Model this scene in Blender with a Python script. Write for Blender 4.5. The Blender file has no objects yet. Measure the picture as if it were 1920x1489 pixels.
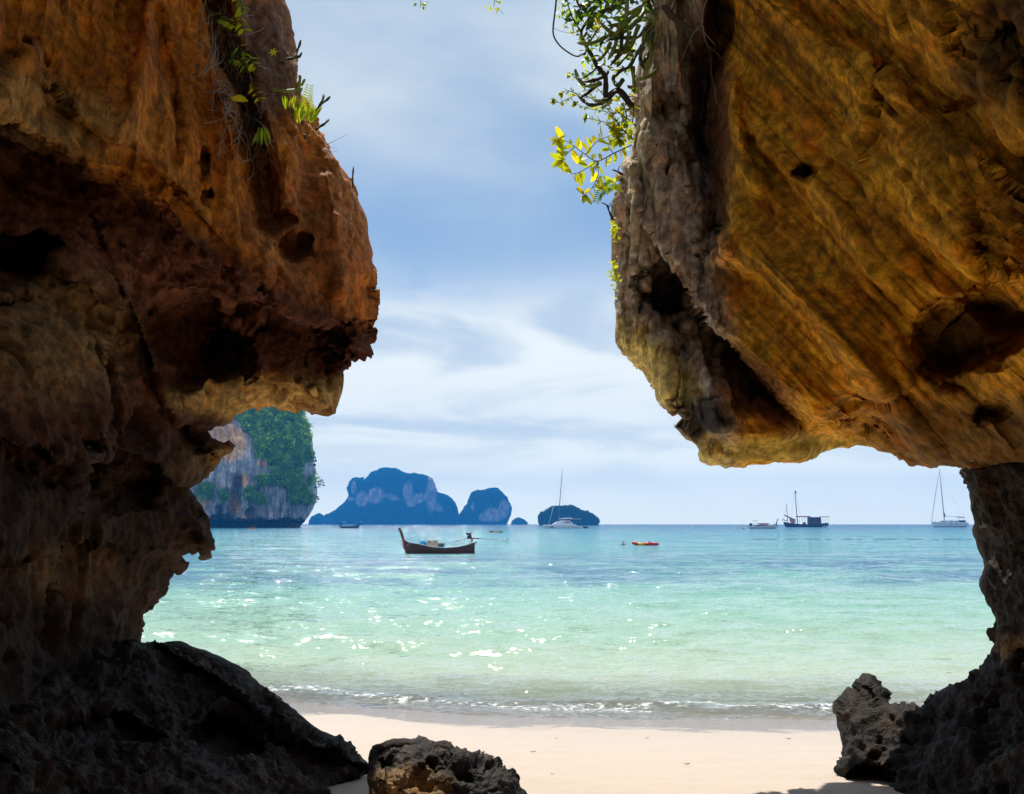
import bpy, bmesh, math, random
import numpy as np
from mathutils import Vector, Matrix

R = math.radians
SC = bpy.context.scene
COL = SC.collection

# ------------------------------------------------------------------ camera
F, CX, CY, HORIZON = 1663.0, 960.0, 744.5, 982.0       # photograph pixels (1920 x 1489)
PITCH = math.atan((HORIZON - CY) / F)
EYE = Vector((0.0, 0.0, 2.8))
cam_d = bpy.data.cameras.new('camera')
cam = bpy.data.objects.new('camera', cam_d)
COL.objects.link(cam)
cam.location = EYE
cam.rotation_euler = (math.pi / 2 + PITCH, 0, 0)
cam_d.sensor_width = 36.0
cam_d.lens = 36.0 * F / 1920.0
cam_d.clip_start = 0.05
cam_d.clip_end = 20000
SC.camera = cam

# ------------------------------------------------------------------ light
SUN_EL, SUN_AZ = R(58), R(-14)          # in front of the camera, a little to the left
to_sun = Vector((math.sin(SUN_AZ) * math.cos(SUN_EL), math.cos(SUN_AZ) * math.cos(SUN_EL), math.sin(SUN_EL)))
sun_d = bpy.data.lights.new('sun', 'SUN')
sun_d.energy = 4.5
sun_d.angle = R(0.5)
sun_d.color = (1.0, 0.95, 0.86)
sun = bpy.data.objects.new('sun', sun_d)
COL.objects.link(sun)
sun.rotation_euler = to_sun.to_track_quat('Z', 'Y').to_euler()
sun.location = (-20, 60, 80)

SC.view_settings.view_transform = 'Standard'
SC.view_settings.look = 'None'
SC.view_settings.gamma = 1.0
SC.view_settings.exposure = 0.6
SC.view_settings.use_curve_mapping = False
SC.render.engine = 'CYCLES'
SC.cycles.max_bounces = 6
SC.cycles.diffuse_bounces = 3
SC.cycles.glossy_bounces = 2
SC.cycles.transmission_bounces = 4
SC.cycles.transparent_max_bounces = 12
SC.cycles.volume_bounces = 0
SC.cycles.sample_clamp_indirect = 6.0
SC.cycles.use_denoising = True
SC.cycles.use_adaptive_sampling = True
SC.cycles.adaptive_threshold = 0.02


class NT:
    """small helper around a node tree"""
    def __init__(self, tree):
        self.t = tree
        tree.nodes.clear()

    def n(self, typ, ins=None, **props):
        nd = self.t.nodes.new(typ)
        for k, v in props.items():
            setattr(nd, k, v)
        for k, v in (ins or {}).items():
            s = nd.inputs[k]
            if isinstance(v, bpy.types.NodeSocket):
                self.t.links.new(v, s)
            else:
                s.default_value = v
        return nd

    def math(self, op, a, b=None, c=None, clamp=False):
        nd = self.t.nodes.new('ShaderNodeMath')
        nd.operation = op
        nd.use_clamp = clamp
        for i, v in enumerate((a, b, c)):
            if v is None:
                continue
            if isinstance(v, bpy.types.NodeSocket):
                self.t.links.new(v, nd.inputs[i])
            else:
                nd.inputs[i].default_value = v
        return nd.outputs[0]

    def mix(self, fac, a, b, blend='MIX'):
        nd = self.t.nodes.new('ShaderNodeMix')
        nd.data_type = 'RGBA'
        nd.blend_type = blend
        for i, v in ((0, fac), (6, a), (7, b)):
            if isinstance(v, bpy.types.NodeSocket):
                self.t.links.new(v, nd.inputs[i])
            elif i == 0:
                nd.inputs[i].default_value = v
            else:
                nd.inputs[i].default_value = (*v[:3], 1)
        return nd.outputs[2]

    def ramp(self, fac, stops, interp='LINEAR'):
        nd = self.t.nodes.new('ShaderNodeValToRGB')
        nd.color_ramp.interpolation = interp
        e = nd.color_ramp.elements
        while len(e) < len(stops):
            e.new(0.5)
        for i, (p, c) in enumerate(stops):
            e[i].position = p
            e[i].color = (*c, 1) if not isinstance(c, (int, float)) else (c, c, c, 1)
        self.t.links.new(fac, nd.inputs[0])
        return nd.outputs[0]

    def smooth(self, v, lo, hi):
        nd = self.t.nodes.new('ShaderNodeMapRange')
        nd.interpolation_type = 'SMOOTHSTEP'
        self.t.links.new(v, nd.inputs[0])
        nd.inputs[1].default_value = lo
        nd.inputs[2].default_value = hi
        return nd.outputs[0]


# ------------------------------------------------------------------ sky
world = bpy.data.worlds.new('World')
SC.world = world
world.use_nodes = True
w = NT(world.node_tree)
tc = w.n('ShaderNodeTexCoord')
sky = w.n('ShaderNodeTexSky', sky_type='NISHITA', sun_disc=False, sun_elevation=SUN_EL, sun_rotation=SUN_AZ,
          altitude=0.0, air_density=1.0, dust_density=1.2, ozone_density=1.5)
sep = w.n('ShaderNodeSeparateXYZ', {0: tc.outputs['Generated']})
dx, dy, dz = sep.outputs
zc = w.math('ADD', w.math('MAXIMUM', dz, 0.0), 0.30)
cp = w.n('ShaderNodeCombineXYZ', {0: w.math('DIVIDE', dx, zc), 1: w.math('DIVIDE', dy, zc), 2: 0.0}).outputs[0]
def cloud_noise(scale, detail, off, stretch=(1, 1, 1), dist=0.4, rough=0.55):
    mp = w.n('ShaderNodeMapping', {0: cp, 1: off, 3: stretch})
    return w.n('ShaderNodeTexNoise', {'Vector': mp.outputs[0], 'Scale': scale, 'Detail': detail, 'Roughness': rough, 'Distortion': dist}).outputs[0]
big = cloud_noise(0.5, 3, (3.1, 1.3, 0), (1.0, 1.0, 1))
mid = cloud_noise(1.3, 6, (5.3, 2.2, 0), (0.9, 1.1, 1), 0.3, 0.5)
fine = cloud_noise(2.1, 6, (1.3, 7.2, 0), (0.8, 1.25, 1), 0.7, 0.52)
# three layers: broken white cloud low down, a clear blue-grey gap, a thin high veil
el = w.math('ADD', dz, w.math('MULTIPLY', w.math('SUBTRACT', big, 0.5), 0.07))
el = w.math('ADD', el, w.math('MULTIPLY', w.math('SUBTRACT', mid, 0.5), 0.09))
low = w.math('SUBTRACT', 1.0, w.smooth(w.math('ADD', el, w.math('MULTIPLY', w.math('SUBTRACT', fine, 0.5), 0.16)), 0.20, 0.33))
low = w.math('MULTIPLY', low, w.math('MULTIPLY_ADD', w.smooth(fine, 0.34, 0.60), 0.42, 0.58))
high = w.math('MULTIPLY', w.smooth(el, 0.29, 0.44), w.math('MULTIPLY_ADD', w.smooth(mid, 0.36, 0.62), 0.55, 0.45))
SKYS = 0.115
blue = w.mix(0.75, sky.outputs[0], (1.0, 1.95, 3.3))
full = w.mix(w.math('MULTIPLY', high, 0.85), blue, w.mix(w.smooth(mid, 0.4, 0.66), (2.45, 3.2, 4.05), (4.2, 4.7, 5.0)))
full = w.mix(low, full, w.mix(w.smooth(fine, 0.40, 0.62), (4.5, 5.0, 5.2), (5.8, 6.1, 5.9)))
hz = w.math('SUBTRACT', 1.0, w.smooth(dz, 0.0, 0.14))
full = w.mix(w.math('MULTIPLY', hz, 0.92), full, (8.8, 8.8, 6.9))
bg = w.n('ShaderNodeBackground', {0: full, 1: SKYS})
w.n('ShaderNodeOutputWorld', {0: bg.outputs[0]})

# ------------------------------------------------------------------ numeric helpers
rng = np.random.default_rng(7)
_perm = rng.permutation(256)
_perm = np.concatenate([_perm, _perm, _perm])
_grad = rng.normal(size=(256, 3)).astype(np.float32)
_grad /= np.linalg.norm(_grad, axis=1)[:, None]


def perlin(p):
    """gradient noise, p (...,3) -> about -0.7..0.7"""
    p = np.asarray(p, dtype=np.float32)
    i = np.floor(p).astype(np.int64)
    f = p - i
    i &= 255
    w_ = f * f * f * (f * (f * 6 - 15) + 10)
    out = 0
    for a in (0, 1):
        wx = w_[..., 0] if a else 1 - w_[..., 0]
        pa = _perm[(i[..., 0] + a) & 255]
        for b in (0, 1):
            wy = w_[..., 1] if b else 1 - w_[..., 1]
            pb = _perm[pa + ((i[..., 1] + b) & 255)]
            for c in (0, 1):
                wz = w_[..., 2] if c else 1 - w_[..., 2]
                g = _grad[_perm[pb + ((i[..., 2] + c) & 255)]]
                d = g[..., 0] * (f[..., 0] - a) + g[..., 1] * (f[..., 1] - b) + g[..., 2] * (f[..., 2] - c)
                out = out + wx * wy * wz * d
    return out


def fbm(p, octaves=4, gain=0.5, lac=2.03, ridged=False):
    p = np.asarray(p, dtype=np.float32)
    a, s, t = 1.0, 0.0, 0.0
    for o in range(octaves):
        n = perlin(p + 17.3 * o)
        if ridged:
            n = 0.5 - 2 * np.abs(n)
        s = s + a * n
        t += a
        a *= gain
        p = p * lac
    return s / t


def worley(p):
    """distance to the nearest feature point, 0..~1"""
    p = np.asarray(p, dtype=np.float32)
    i = np.floor(p).astype(np.int64)
    best = np.full(p.shape[:-1], 9.0, np.float32)
    for a in (-1, 0, 1):
        for b in (-1, 0, 1):
            for c in (-1, 0, 1):
                q = i + np.array([a, b, c])
                h = _perm[_perm[_perm[q[..., 0] & 255] + (q[..., 1] & 255)] + (q[..., 2] & 255)]
                fp = q + 0.5 + 0.28 * _grad[h] * 1.6
                d = ((fp - p) ** 2).sum(-1)
                best = np.minimum(best, d)
    return np.sqrt(best)


def sstep(x, lo, hi):
    t = np.clip((x - lo) / (hi - lo), 0, 1)
    return t * t * (3 - 2 * t)


_ct, _st = math.cos(PITCH), math.sin(PITCH)


def place(u, v, d):
    """world point seen at photograph pixel (u, v) at y-distance d"""
    u = np.asarray(u, dtype=np.float64); v = np.asarray(v, dtype=np.float64); d = np.asarray(d, dtype=np.float64)
    a = (u - CX) / F
    b = (CY - v) / F
    ry = _ct - b * _st
    rz = _st + b * _ct
    return np.stack([d * a / ry + EYE.x, d + EYE.y + 0 * a, d * rz / ry + EYE.z], -1)


def at(u, v, d):
    return Vector(place(u, v, d).tolist())


def sea_y(v):
    """y-distance of the sea surface seen at row v"""
    return EYE.z / math.tan(math.atan((v - CY) / F) - PITCH)


def signed_distance(U, V, poly):
    P = np.asarray(poly, dtype=np.float32)
    Q = np.roll(P, -1, axis=0)
    best = np.full(U.shape, 1e12, np.float32)
    inside = np.zeros(U.shape, bool)
    for (x0, y0), (x1, y1) in zip(P, Q):
        ex, ey = x1 - x0, y1 - y0
        wx, wy = U - x0, V - y0
        t = np.clip((wx * ex + wy * ey) / (ex * ex + ey * ey + 1e-9), 0, 1)
        best = np.minimum(best, (wx - t * ex) ** 2 + (wy - t * ey) ** 2)
        if y0 != y1:
            c = (y0 <= V) != (y1 <= V)
            xi = x0 + (V - y0) / (y1 - y0) * ex
            inside ^= c & (U < xi)
    d = np.sqrt(best)
    return np.where(inside, d, -d)


def line_distance(U, V, pts):
    """(distance, side) to an open polyline; side > 0 on the right-hand side walking along it in image space (below, for left-to-right)"""
    P = np.asarray(pts, dtype=np.float32)
    best = np.full(U.shape, 1e12, np.float32)
    side = np.zeros(U.shape, np.float32)
    for (x0, y0), (x1, y1) in zip(P[:-1], P[1:]):
        ex, ey = x1 - x0, y1 - y0
        wx, wy = U - x0, V - y0
        t = np.clip((wx * ex + wy * ey) / (ex * ex + ey * ey), 0, 1)
        d2 = (wx - t * ex) ** 2 + (wy - t * ey) ** 2
        cr = ex * wy - ey * wx
        m = d2 < best
        best = np.where(m, d2, best)
        side = np.where(m, np.sign(cr), side)
    return np.sqrt(best), side


def rbf(ctrl):
    c = np.asarray(ctrl, dtype=np.float64)
    X = c[:, :2] / 1000.0
    n = len(c)
    d = np.linalg.norm(X[:, None] - X[None], axis=-1)
    K = np.where(d > 0, d ** 2 * np.log(d + 1e-12), 0) + np.eye(n) * 2e-3
    A = np.zeros((n + 3, n + 3))
    A[:n, :n] = K
    A[:n, n] = 1; A[:n, n + 1:] = X
    A[n, :n] = 1; A[n + 1:, :n] = X.T
    s = np.linalg.solve(A, np.concatenate([c[:, 2], [0, 0, 0]]))

    def f(U, V):
        out = s[n] + s[n + 1] * U / 1000 + s[n + 2] * V / 1000
        for k in range(n):
            r2 = (U / 1000 - X[k, 0]) ** 2 + (V / 1000 - X[k, 1]) ** 2
            out = out + s[k] * 0.5 * r2 * np.log(r2 + 1e-12)
        return out
    return f


# ------------------------------------------------------------------ mesh helpers
def mesh_arrays(name, verts, faces, colors=None, smooth=True):
    verts = np.asarray(verts, dtype=np.float32).reshape(-1, 3)
    me = bpy.data.meshes.new(name)
    if not isinstance(faces, (list, tuple)):
        faces = [faces]
    faces = [np.asarray(f, dtype=np.int32) for f in faces if len(f)]
    nl = sum(f.size for f in faces)
    npoly = sum(len(f) for f in faces)
    me.vertices.add(len(verts))
    me.vertices.foreach_set('co', verts.ravel())
    me.loops.add(nl)
    me.loops.foreach_set('vertex_index', np.concatenate([f.ravel() for f in faces]))
    me.polygons.add(npoly)
    counts = np.concatenate([np.full(len(f), f.shape[1]) for f in faces])
    me.polygons.foreach_set('loop_start', np.concatenate([[0], np.cumsum(counts)[:-1]]).astype(np.int32))
    me.polygons.foreach_set('use_smooth', np.full(npoly, smooth))
    if colors is not None:
        at_ = me.color_attributes.new('tint', 'FLOAT_COLOR', 'POINT')
        c = np.ones((len(verts), 4), np.float32)
        c[:, :3] = colors
        at_.data.foreach_set('color', c.ravel())
    me.update(calc_edges=True)
    return me


def link(name, me, mat, parent=None, loc=None):
    o = bpy.data.objects.new(name, me)
    COL.objects.link(o)
    if mat is not None:
        me.materials.append(mat)
    if parent is not None:
        o.parent = parent
    if loc is not None:
        o.location = loc
    return o


def tag(o, label=None, cat=None, group=None, kind=None):
    if label: o['label'] = label
    if cat: o['category'] = cat
    if group: o['group'] = group
    if kind: o['kind'] = kind
    return o


def empty(name, loc=(0, 0, 0), rz=0.0):
    o = bpy.data.objects.new(name, None)
    COL.objects.link(o)
    o.location = loc
    o.rotation_euler = (0, 0, rz)
    o.empty_display_size = 0.2
    return o


def normals_grid(P):
    du = np.gradient(P, axis=1)
    dv = np.gradient(P, axis=0)
    n = np.cross(dv, du)
    n /= np.linalg.norm(n, axis=-1, keepdims=True) + 1e-9
    return n


def axis(lo, hi, step, out_lo, out_hi, grow=1.25):
    """fine inside [lo, hi], growing steps outside"""
    a = list(np.arange(lo, hi + step * 0.5, step))
    s = step
    while a[-1] < out_hi:
        s = min(s * grow, 40); a.append(a[-1] + s)
    s = step
    while a[0] > out_lo:
        s = min(s * grow, 40); a.insert(0, a[0] - s)
    return np.array(a, dtype=np.float32)


def rock_sheet(name, poly, ctrl, us, vs, feat=None, rough=None, color=None, mat=None,
               thick=1.5, rim_px=55, rim=0.45, jag=(3.0, 26.0), unit=1.0, seed=0.0, fine=1.0, label=None, cat='rock',
               kind=None, group=None, back_stride=4, mottle=0.9, karst=0.0):
    """a closed rock: a front surface with relief and a back surface, joined along the outline"""
    base = rbf(ctrl)

    def build(us, vs, back):
        U, V = np.meshgrid(us, vs)
        n1 = fbm(np.stack([U / jag[1], V / jag[1], 0 * U + seed], -1), 4, 0.6)
        sd = signed_distance(U, V, poly) + jag[0] * 2.0 * n1
        ins = sd > 0
        cell = ins[:-1, :-1] | ins[1:, :-1] | ins[:-1, 1:] | ins[1:, 1:]
        gy, gx = np.gradient(sd, vs, us)
        g2 = gx * gx + gy * gy + 1e-6
        st = np.maximum(np.gradient(us)[None, :], np.gradient(vs)[:, None]) * 1.3
        mv = np.where(ins, 0, np.clip(-sd, 0, st))
        U2 = U + mv * gx / np.sqrt(g2)
        V2 = V + mv * gy / np.sqrt(g2)
        s = np.maximum(sd, 0)
        q = np.clip(1 - s / rim_px, 0, 1)
        D = base(U2, V2) + rim * (1 - np.sqrt(np.maximum(1 - q * q, 0)))
        if feat is not None:
            D = D + feat(U2, V2)
        if back:
            D = D + thick * (1 - np.exp(-s / (rim_px * 2.2)))
        P = place(U2, V2, D)
        N = normals_grid(P)
        c = np.argwhere(cell)
        used = np.zeros(U.shape, bool)
        for a in (0, 1):
            for b in (0, 1):
                used[c[:, 0] + a, c[:, 1] + b] = True
        U2, V2, P, N = U2[used], V2[used], P[used], N[used]
        rg = rough(U2, V2) if rough is not None else np.ones_like(U2)
        X = P / unit + seed
        if not back:
            h = 0.16 * fbm(X * 1.1, 3) + 0.075 * fbm(X * 3.7 + 5, 3, 0.55) * rg \
                + 0.026 * fine * rg * fbm(X * 11.0 + 9, 3, 0.6) + 0.018 * rg * np.floor(3.5 * fbm(X * np.array([2.2, 2.2, 3.4]) + 21, 2)) / 3.5
            pits = worley(X * 6.5 + 2.1 * perlin(X * 3.0)[..., None] * 0.3)
            h = h - 0.05 * rg * sstep(0.42 - pits, 0.0, 0.3) * sstep(fbm(X * 1.7 + 31, 2), -0.05, 0.25)
            if karst:
                k2 = worley(X * 17.0 + 11 + 0.5 * perlin(X * 7.0)[..., None])
                h = h + karst * (0.085 * (0.55 - pits) + 0.045 * (0.5 - k2))
            ck = fbm(X * np.array([1.3, 1.3, 0.8]) + 71, 3, 0.55)
            cm = sstep(fbm(X * 0.8 + 15, 2), -0.05, 0.2)
            crack = np.exp(-(ck / 0.018) ** 2) * cm
            h = h - 0.075 * crack + 0.05 * cm * np.tanh(ck / 0.03)
            P = P + N * (h * unit)[..., None]
        else:
            h = 0.16 * fbm(X * 1.1, 3)
            P = P - N * (h * unit)[..., None]
        idx = -np.ones(U.shape, np.int64)
        idx[used] = np.arange(used.sum())
        i, j = c[:, 0], c[:, 1]
        q4 = np.stack([idx[i, j], idx[i + 1, j], idx[i + 1, j + 1], idx[i, j + 1]], -1)
        if back:
            q4 = q4[:, ::-1]
        colr = color(U2, V2, P) if color is not None else np.full(U2.shape + (3,), 0.3)
        if not back:
            k_ = fbm(X * 2.3 + 40, 4, 0.62)
            i_ = sstep(fbm(X * 4.6 + 60, 3, 0.6), 0.05, 0.3)
            colr = colr * (1 + mottle * k_)[..., None] * (1 - 0.4 * i_[..., None] * np.array([-0.45, 0.30, 0.9]))
            colr = colr * (1 - 0.55 * crack)[..., None]
            colr = np.clip(colr * (1 - 0.5 * sstep(0.40 - pits, 0.0, 0.25) * sstep(k_, -0.1, 0.2))[..., None], 0.004, 0.8)
        return P, q4, colr

    P1, f1, c1 = build(us, vs, False)
    P2, f2, c2 = build(us[::back_stride], vs[::back_stride], True)
    P = np.concatenate([P1, P2]); Fq = np.concatenate([f1, f2 + len(P1)]); Cc = np.concatenate([c1, c2])
    org = np.array([P[:, 0].mean(), P[:, 1].mean(), P[:, 2].min()])
    me = mesh_arrays(name, P - org, Fq, Cc)
    o = link(name, me, mat, loc=org.tolist())
    tag(o, label, cat if label else None, group, kind)
    return o


def local(fn):
    """evaluate a feature only near its centre"""
    def g(U, V, u0, v0, ru, rv, *a, **k):
        m = (np.abs(U - u0) < 2.0 * max(ru, rv)) & (np.abs(V - v0) < 2.0 * max(ru, rv))
        out = np.zeros(U.shape)
        if m.any():
            out[m] = fn(U[m], V[m], u0, v0, ru, rv, *a, **k)
        return out
    return g


@local
def hollow(U, V, u0, v0, ru, rv, rot, amp, p=2.0):
    c, s = math.cos(R(rot)), math.sin(R(rot))
    x = ((U - u0) * c + (V - v0) * s) / ru
    y = (-(U - u0) * s + (V - v0) * c) / rv
    r = np.sqrt(x * x + y * y) + 0.85 * fbm(np.stack([U / (ru * 1.1), V / (rv * 1.1), 0 * U + u0], -1), 3, 0.6)
    k = sstep(V - v0, -0.5 * rv, 0.5 * rv)
    return amp * ((1 - k) * (1 - sstep(r, 0.72, 1.0)) + k * (1 - sstep(r, 0.1, 1.1)))


def lip(U, V, pts, amp, wdt, decay, wob=10):
    """surface steps back by amp on the right-hand (lower) side of the line and recovers over decay pixels"""
    P = np.array(pts)
    r = decay * 4
    m = (U > P[:, 0].min() - r) & (U < P[:, 0].max() + r) & (V > P[:, 1].min() - r) & (V < P[:, 1].max() + r)
    out = np.zeros(U.shape)
    U, V = U[m], V[m]
    n = fbm(np.stack([U / 40, V / 40, 0 * U + pts[0][0]], -1), 3)
    d, s = line_distance(U, V, pts)
    sd = d * s + wob * 2 * n
    out[m] = amp * sstep(sd, 0, wdt) * np.exp(-np.maximum(sd, 0) / decay) * sstep(sd, -1, 1)
    return out


def rib(U, V, pts, amp, wdt):
    d, s = line_distance(U, V, pts)
    return -amp * np.exp(-(d / wdt) ** 2)


def flutes(U, V, ang, wl, along, amp, seed=0.0, octv=3, bend=0.0):
    c, s = math.cos(R(ang)), math.sin(R(ang))
    t = U * c + V * s                 # along the flute
    n = -U * s + V * c + bend * fbm(np.stack([U / 300, V / 300, 0 * U + 3], -1), 2)
    return amp * fbm(np.stack([n / wl, t / along, 0 * U + seed], -1), octv, 0.5)


@local
def blob(U, V, u0, v0, ru, rv, rot=0, soft=0.6):
    c, s = math.cos(R(rot)), math.sin(R(rot))
    x = ((U - u0) * c + (V - v0) * s) / ru
    y = (-(U - u0) * s + (V - v0) * c) / rv
    r = np.sqrt(x * x + y * y) + 0.35 * fbm(np.stack([U / 60, V / 60, 0 * U + u0 * 0.1], -1), 4, 0.6)
    return 1 - sstep(r, 1 - soft, 1.0 + 0.2)


def mixc(c, col, w_):
    w_ = np.clip(w_, 0, 1)[..., None]
    return c * (1 - w_) + np.array(col) * w_

# ------------------------------------------------------------------ materials
def new_mat(name):
    m = bpy.data.materials.new(name)
    m.use_nodes = True
    return m, NT(m.node_tree)


def rock_material(name, bump=0.6, scale=1.0, gloss=0.75, fleck=0.0, contrast=1.0, spec=0.08):
    m, t = new_mat(name)
    tcn = t.n('ShaderNodeTexCoord')
    geo = t.n('ShaderNodeNewGeometry')
    pos = geo.outputs['Position']
    a = t.n('ShaderNodeVertexColor', layer_name='tint')
    n2 = t.n('ShaderNodeTexNoise', {'Vector': pos, 'Scale': 11 * scale, 'Detail': 3, 'Roughness': 0.6}).outputs[0]
    n3 = t.n('ShaderNodeTexNoise', {'Vector': pos, 'Scale': 52 * scale, 'Detail': 2, 'Roughness': 0.6}).outputs[0]
    v2 = t.math('MULTIPLY_ADD', t.smooth(n2, 0.3, 0.72), 0.85 * contrast, 1 - 0.5 * contrast)
    v3 = t.math('MULTIPLY', v2, t.math('MULTIPLY_ADD', n3, 1.1, 0.45))
    col = t.mix(1.0, a.outputs[0], t.n('ShaderNodeCombineColor', {0: v3, 1: v3, 2: v3}).outputs[0], 'MULTIPLY')
    if fleck:
        col = t.mix(t.math('MULTIPLY', t.smooth(n3, 0.60, 0.74), fleck), col, (0.36, 0.33, 0.30))
    b1 = t.n('ShaderNodeBump', {'Strength': bump, 'Distance': 0.06 / scale, 'Height': n2})
    b2 = t.n('ShaderNodeBump', {'Strength': bump * 0.8, 'Distance': 0.012 / scale, 'Height': n3, 'Normal': b1.outputs[0]})
    p = t.n('ShaderNodeBsdfPrincipled', {'Base Color': col, 'Roughness': gloss, 'Normal': b2.outputs[0], 'Specular IOR Level': spec})
    t.n('ShaderNodeOutputMaterial', {0: p.outputs[0]})
    return m


def plain(name, col, rough=0.6, metal=0.0, var=0.25, scale=3.0, spec=0.4, bump=0.0, trans=0.0):
    m, t = new_mat(name)
    tcn = t.n('ShaderNodeTexCoord')
    n = t.n('ShaderNodeTexNoise', {'Vector': tcn.outputs['Object'], 'Scale': scale, 'Detail': 6, 'Roughness': 0.65}).outputs[0]
    k = t.math('MULTIPLY_ADD', n, 2 * var, 1 - var)
    c = t.mix(1.0, col, t.n('ShaderNodeCombineColor', {0: k, 1: k, 2: k}).outputs[0], 'MULTIPLY')
    ins = {'Base Color': c, 'Roughness': rough, 'Metallic': metal, 'Specular IOR Level': spec}
    if bump:
        ins['Normal'] = t.n('ShaderNodeBump', {'Strength': bump, 'Distance': 0.02, 'Height': n}).outputs[0]
    p = t.n('ShaderNodeBsdfPrincipled', ins)
    sh = p.outputs[0]
    if trans:
        tr = t.n('ShaderNodeBsdfTranslucent', {'Color': t.mix(1.0, c, (1.25, 1.15, 0.35), 'MULTIPLY')})
        sh = t.n('ShaderNodeMixShader', {0: trans, 1: sh, 2: tr.outputs[0]}).outputs[0]
    t.n('ShaderNodeOutputMaterial', {0: sh})
    return m


M = {}
M['rock_left'] = rock_material('ochre_limestone', 0.42, 1.0, 0.8)
M['rock_right'] = rock_material('golden_limestone', 0.38, 1.0, 0.78)
M['rock_dark'] = rock_material('black_karst', 1.0, 1.6, 0.7, fleck=0.10, contrast=1.0, spec=0.12)

# sand
m, t = new_mat('beach_sand')
geo = t.n('ShaderNodeNewGeometry')
pos = geo.outputs['Position']
sp = t.n('ShaderNodeSeparateXYZ', {0: pos})
n1 = t.n('ShaderNodeTexNoise', {'Vector': pos, 'Scale': 1.2, 'Detail': 8, 'Roughness': 0.6, 'Distortion': 0.6}).outputs[0]
n2 = t.n('ShaderNodeTexNoise', {'Vector': pos, 'Scale': 140, 'Detail': 4, 'Roughness': 0.7}).outputs[0]
n3 = t.n('ShaderNodeTexNoise', {'Vector': pos, 'Scale': 9, 'Detail': 8, 'Roughness': 0.65}).outputs[0]
dry = t.mix(n2, (0.41, 0.335, 0.275), (0.53, 0.445, 0.37))
dry = t.mix(t.math('MULTIPLY', t.smooth(n3, 0.5, 0.75), 0.3), dry, (0.36, 0.27, 0.20))
wz = t.math('ADD', sp.outputs[2], t.math('MULTIPLY', t.math('SUBTRACT', n1, 0.5), 0.34))
wetm = t.math('MULTIPLY_ADD', t.math('SUBTRACT', 1.0, t.smooth(wz, 0.24, 0.32)), 0.6, t.math('MULTIPLY', t.math('SUBTRACT', 1.0, t.smooth(wz, 0.30, 0.95)), 0.4))
sand = t.mix(wetm, dry, (0.285, 0.225, 0.19))
b = t.n('ShaderNodeBump', {'Strength': 0.35, 'Distance': 0.01, 'Height': t.math('ADD', n2, t.math('MULTIPLY', n3, 3.0))})
p = t.n('ShaderNodeBsdfPrincipled', {'Base Color': sand, 'Roughness': t.math('MULTIPLY_ADD', wetm, -0.82, 0.92), 'Normal': b.outputs[0], 'Specular IOR Level': 0.4})
t.n('ShaderNodeOutputMaterial', {0: p.outputs[0]})
M['sand'] = m

# sea: colour of the water over a pale seabed, deeper and bluer offshore
SHORE = 13.1
m, t = new_mat('sea_water')
geo = t.n('ShaderNodeNewGeometry')
pos = geo.outputs['Position']
sp = t.n('ShaderNodeSeparateXYZ', {0: pos})
mp = t.n('ShaderNodeMapping', {0: pos, 3: (0.03, 0.09, 1)})
patch = t.n('ShaderNodeTexNoise', {'Vector': mp.outputs[0], 'Scale': 1.0, 'Detail': 5, 'Roughness': 0.6, 'Distortion': 0.4}).outputs[0]
lg = t.math('LOGARITHM', t.math('MAXIMUM', sp.outputs[1], 1.0), 10.0)      # 13 m 1.11, 20 1.30, 40 1.60, 100 2.0, 300 2.48, 3000 3.48
lgn = t.math('ADD', lg, t.math('MULTIPLY', t.math('SUBTRACT', patch, 0.5), 0.22))
f = t.n('ShaderNodeMapRange', {0: lgn, 1: 1.1, 2: 3.1}).outputs[0]
body = t.ramp(f, [(0.0, (0.40, 0.37, 0.24)), (0.05, (0.36, 0.40, 0.28)), (0.13, (0.275, 0.40, 0.295)), (0.25, (0.185, 0.38, 0.305)),
                  (0.36, (0.10, 0.29, 0.295)), (0.50, (0.07, 0.255, 0.29)), (0.68, (0.03, 0.20, 0.27)), (0.85, (0.010, 0.11, 0.19)), (1.0, (0.006, 0.07, 0.15))])
# seagrass and the shade of dark ripples, tinted into a belt offshore
belt = t.math('MULTIPLY', t.smooth(lg, 1.52, 1.70), t.math('SUBTRACT', 1.0, t.smooth(lg, 1.85, 2.02)))
mp2 = t.n('ShaderNodeMapping', {0: pos, 3: (0.10, 0.30, 1)})
gr = t.n('ShaderNodeTexNoise', {'Vector': mp2.outputs[0], 'Scale': 1.0, 'Detail': 7, 'Roughness': 0.65}).outputs[0]
body = t.mix(t.math('MULTIPLY', t.math('MULTIPLY', belt, t.smooth(gr, 0.38, 0.60)), 0.8), body, (0.045, 0.12, 0.22))
# ripple normals, the same at every distance
def ripple(scale, strength, sx=0.55, sy=1.6, det=3):
    mpx = t.n('ShaderNodeMapping', {0: pos, 3: (sx, sy, 1)})
    nz = t.n('ShaderNodeTexNoise', {'Vector': mpx.outputs[0], 'Scale': scale, 'Detail': det, 'Roughness': 0.6})
    v = t.n('ShaderNodeVectorMath', {0: nz.outputs['Color'], 1: (0.5, 0.5, 0.5)}, operation='SUBTRACT')
    return t.n('ShaderNodeVectorMath', {0: v.outputs[0], 1: (strength * 0.8, strength, 0.0)}, operation='MULTIPLY').outputs[0]
far = t.smooth(lg, 1.35, 2.2)
r1 = ripple(2.2, 1.3, 0.55, 1.6, 2); r2 = ripple(10.0, 1.8, 0.7, 1.4, 2); r3 = ripple(0.3, 0.7, 0.5, 1.4, 3)
s1 = t.n('ShaderNodeVectorMath', {0: r1, 1: r2}, operation='ADD').outputs[0]
s1 = t.n('ShaderNodeVectorMath', {0: s1, 1: r3}, operation='ADD').outputs[0]
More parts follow.
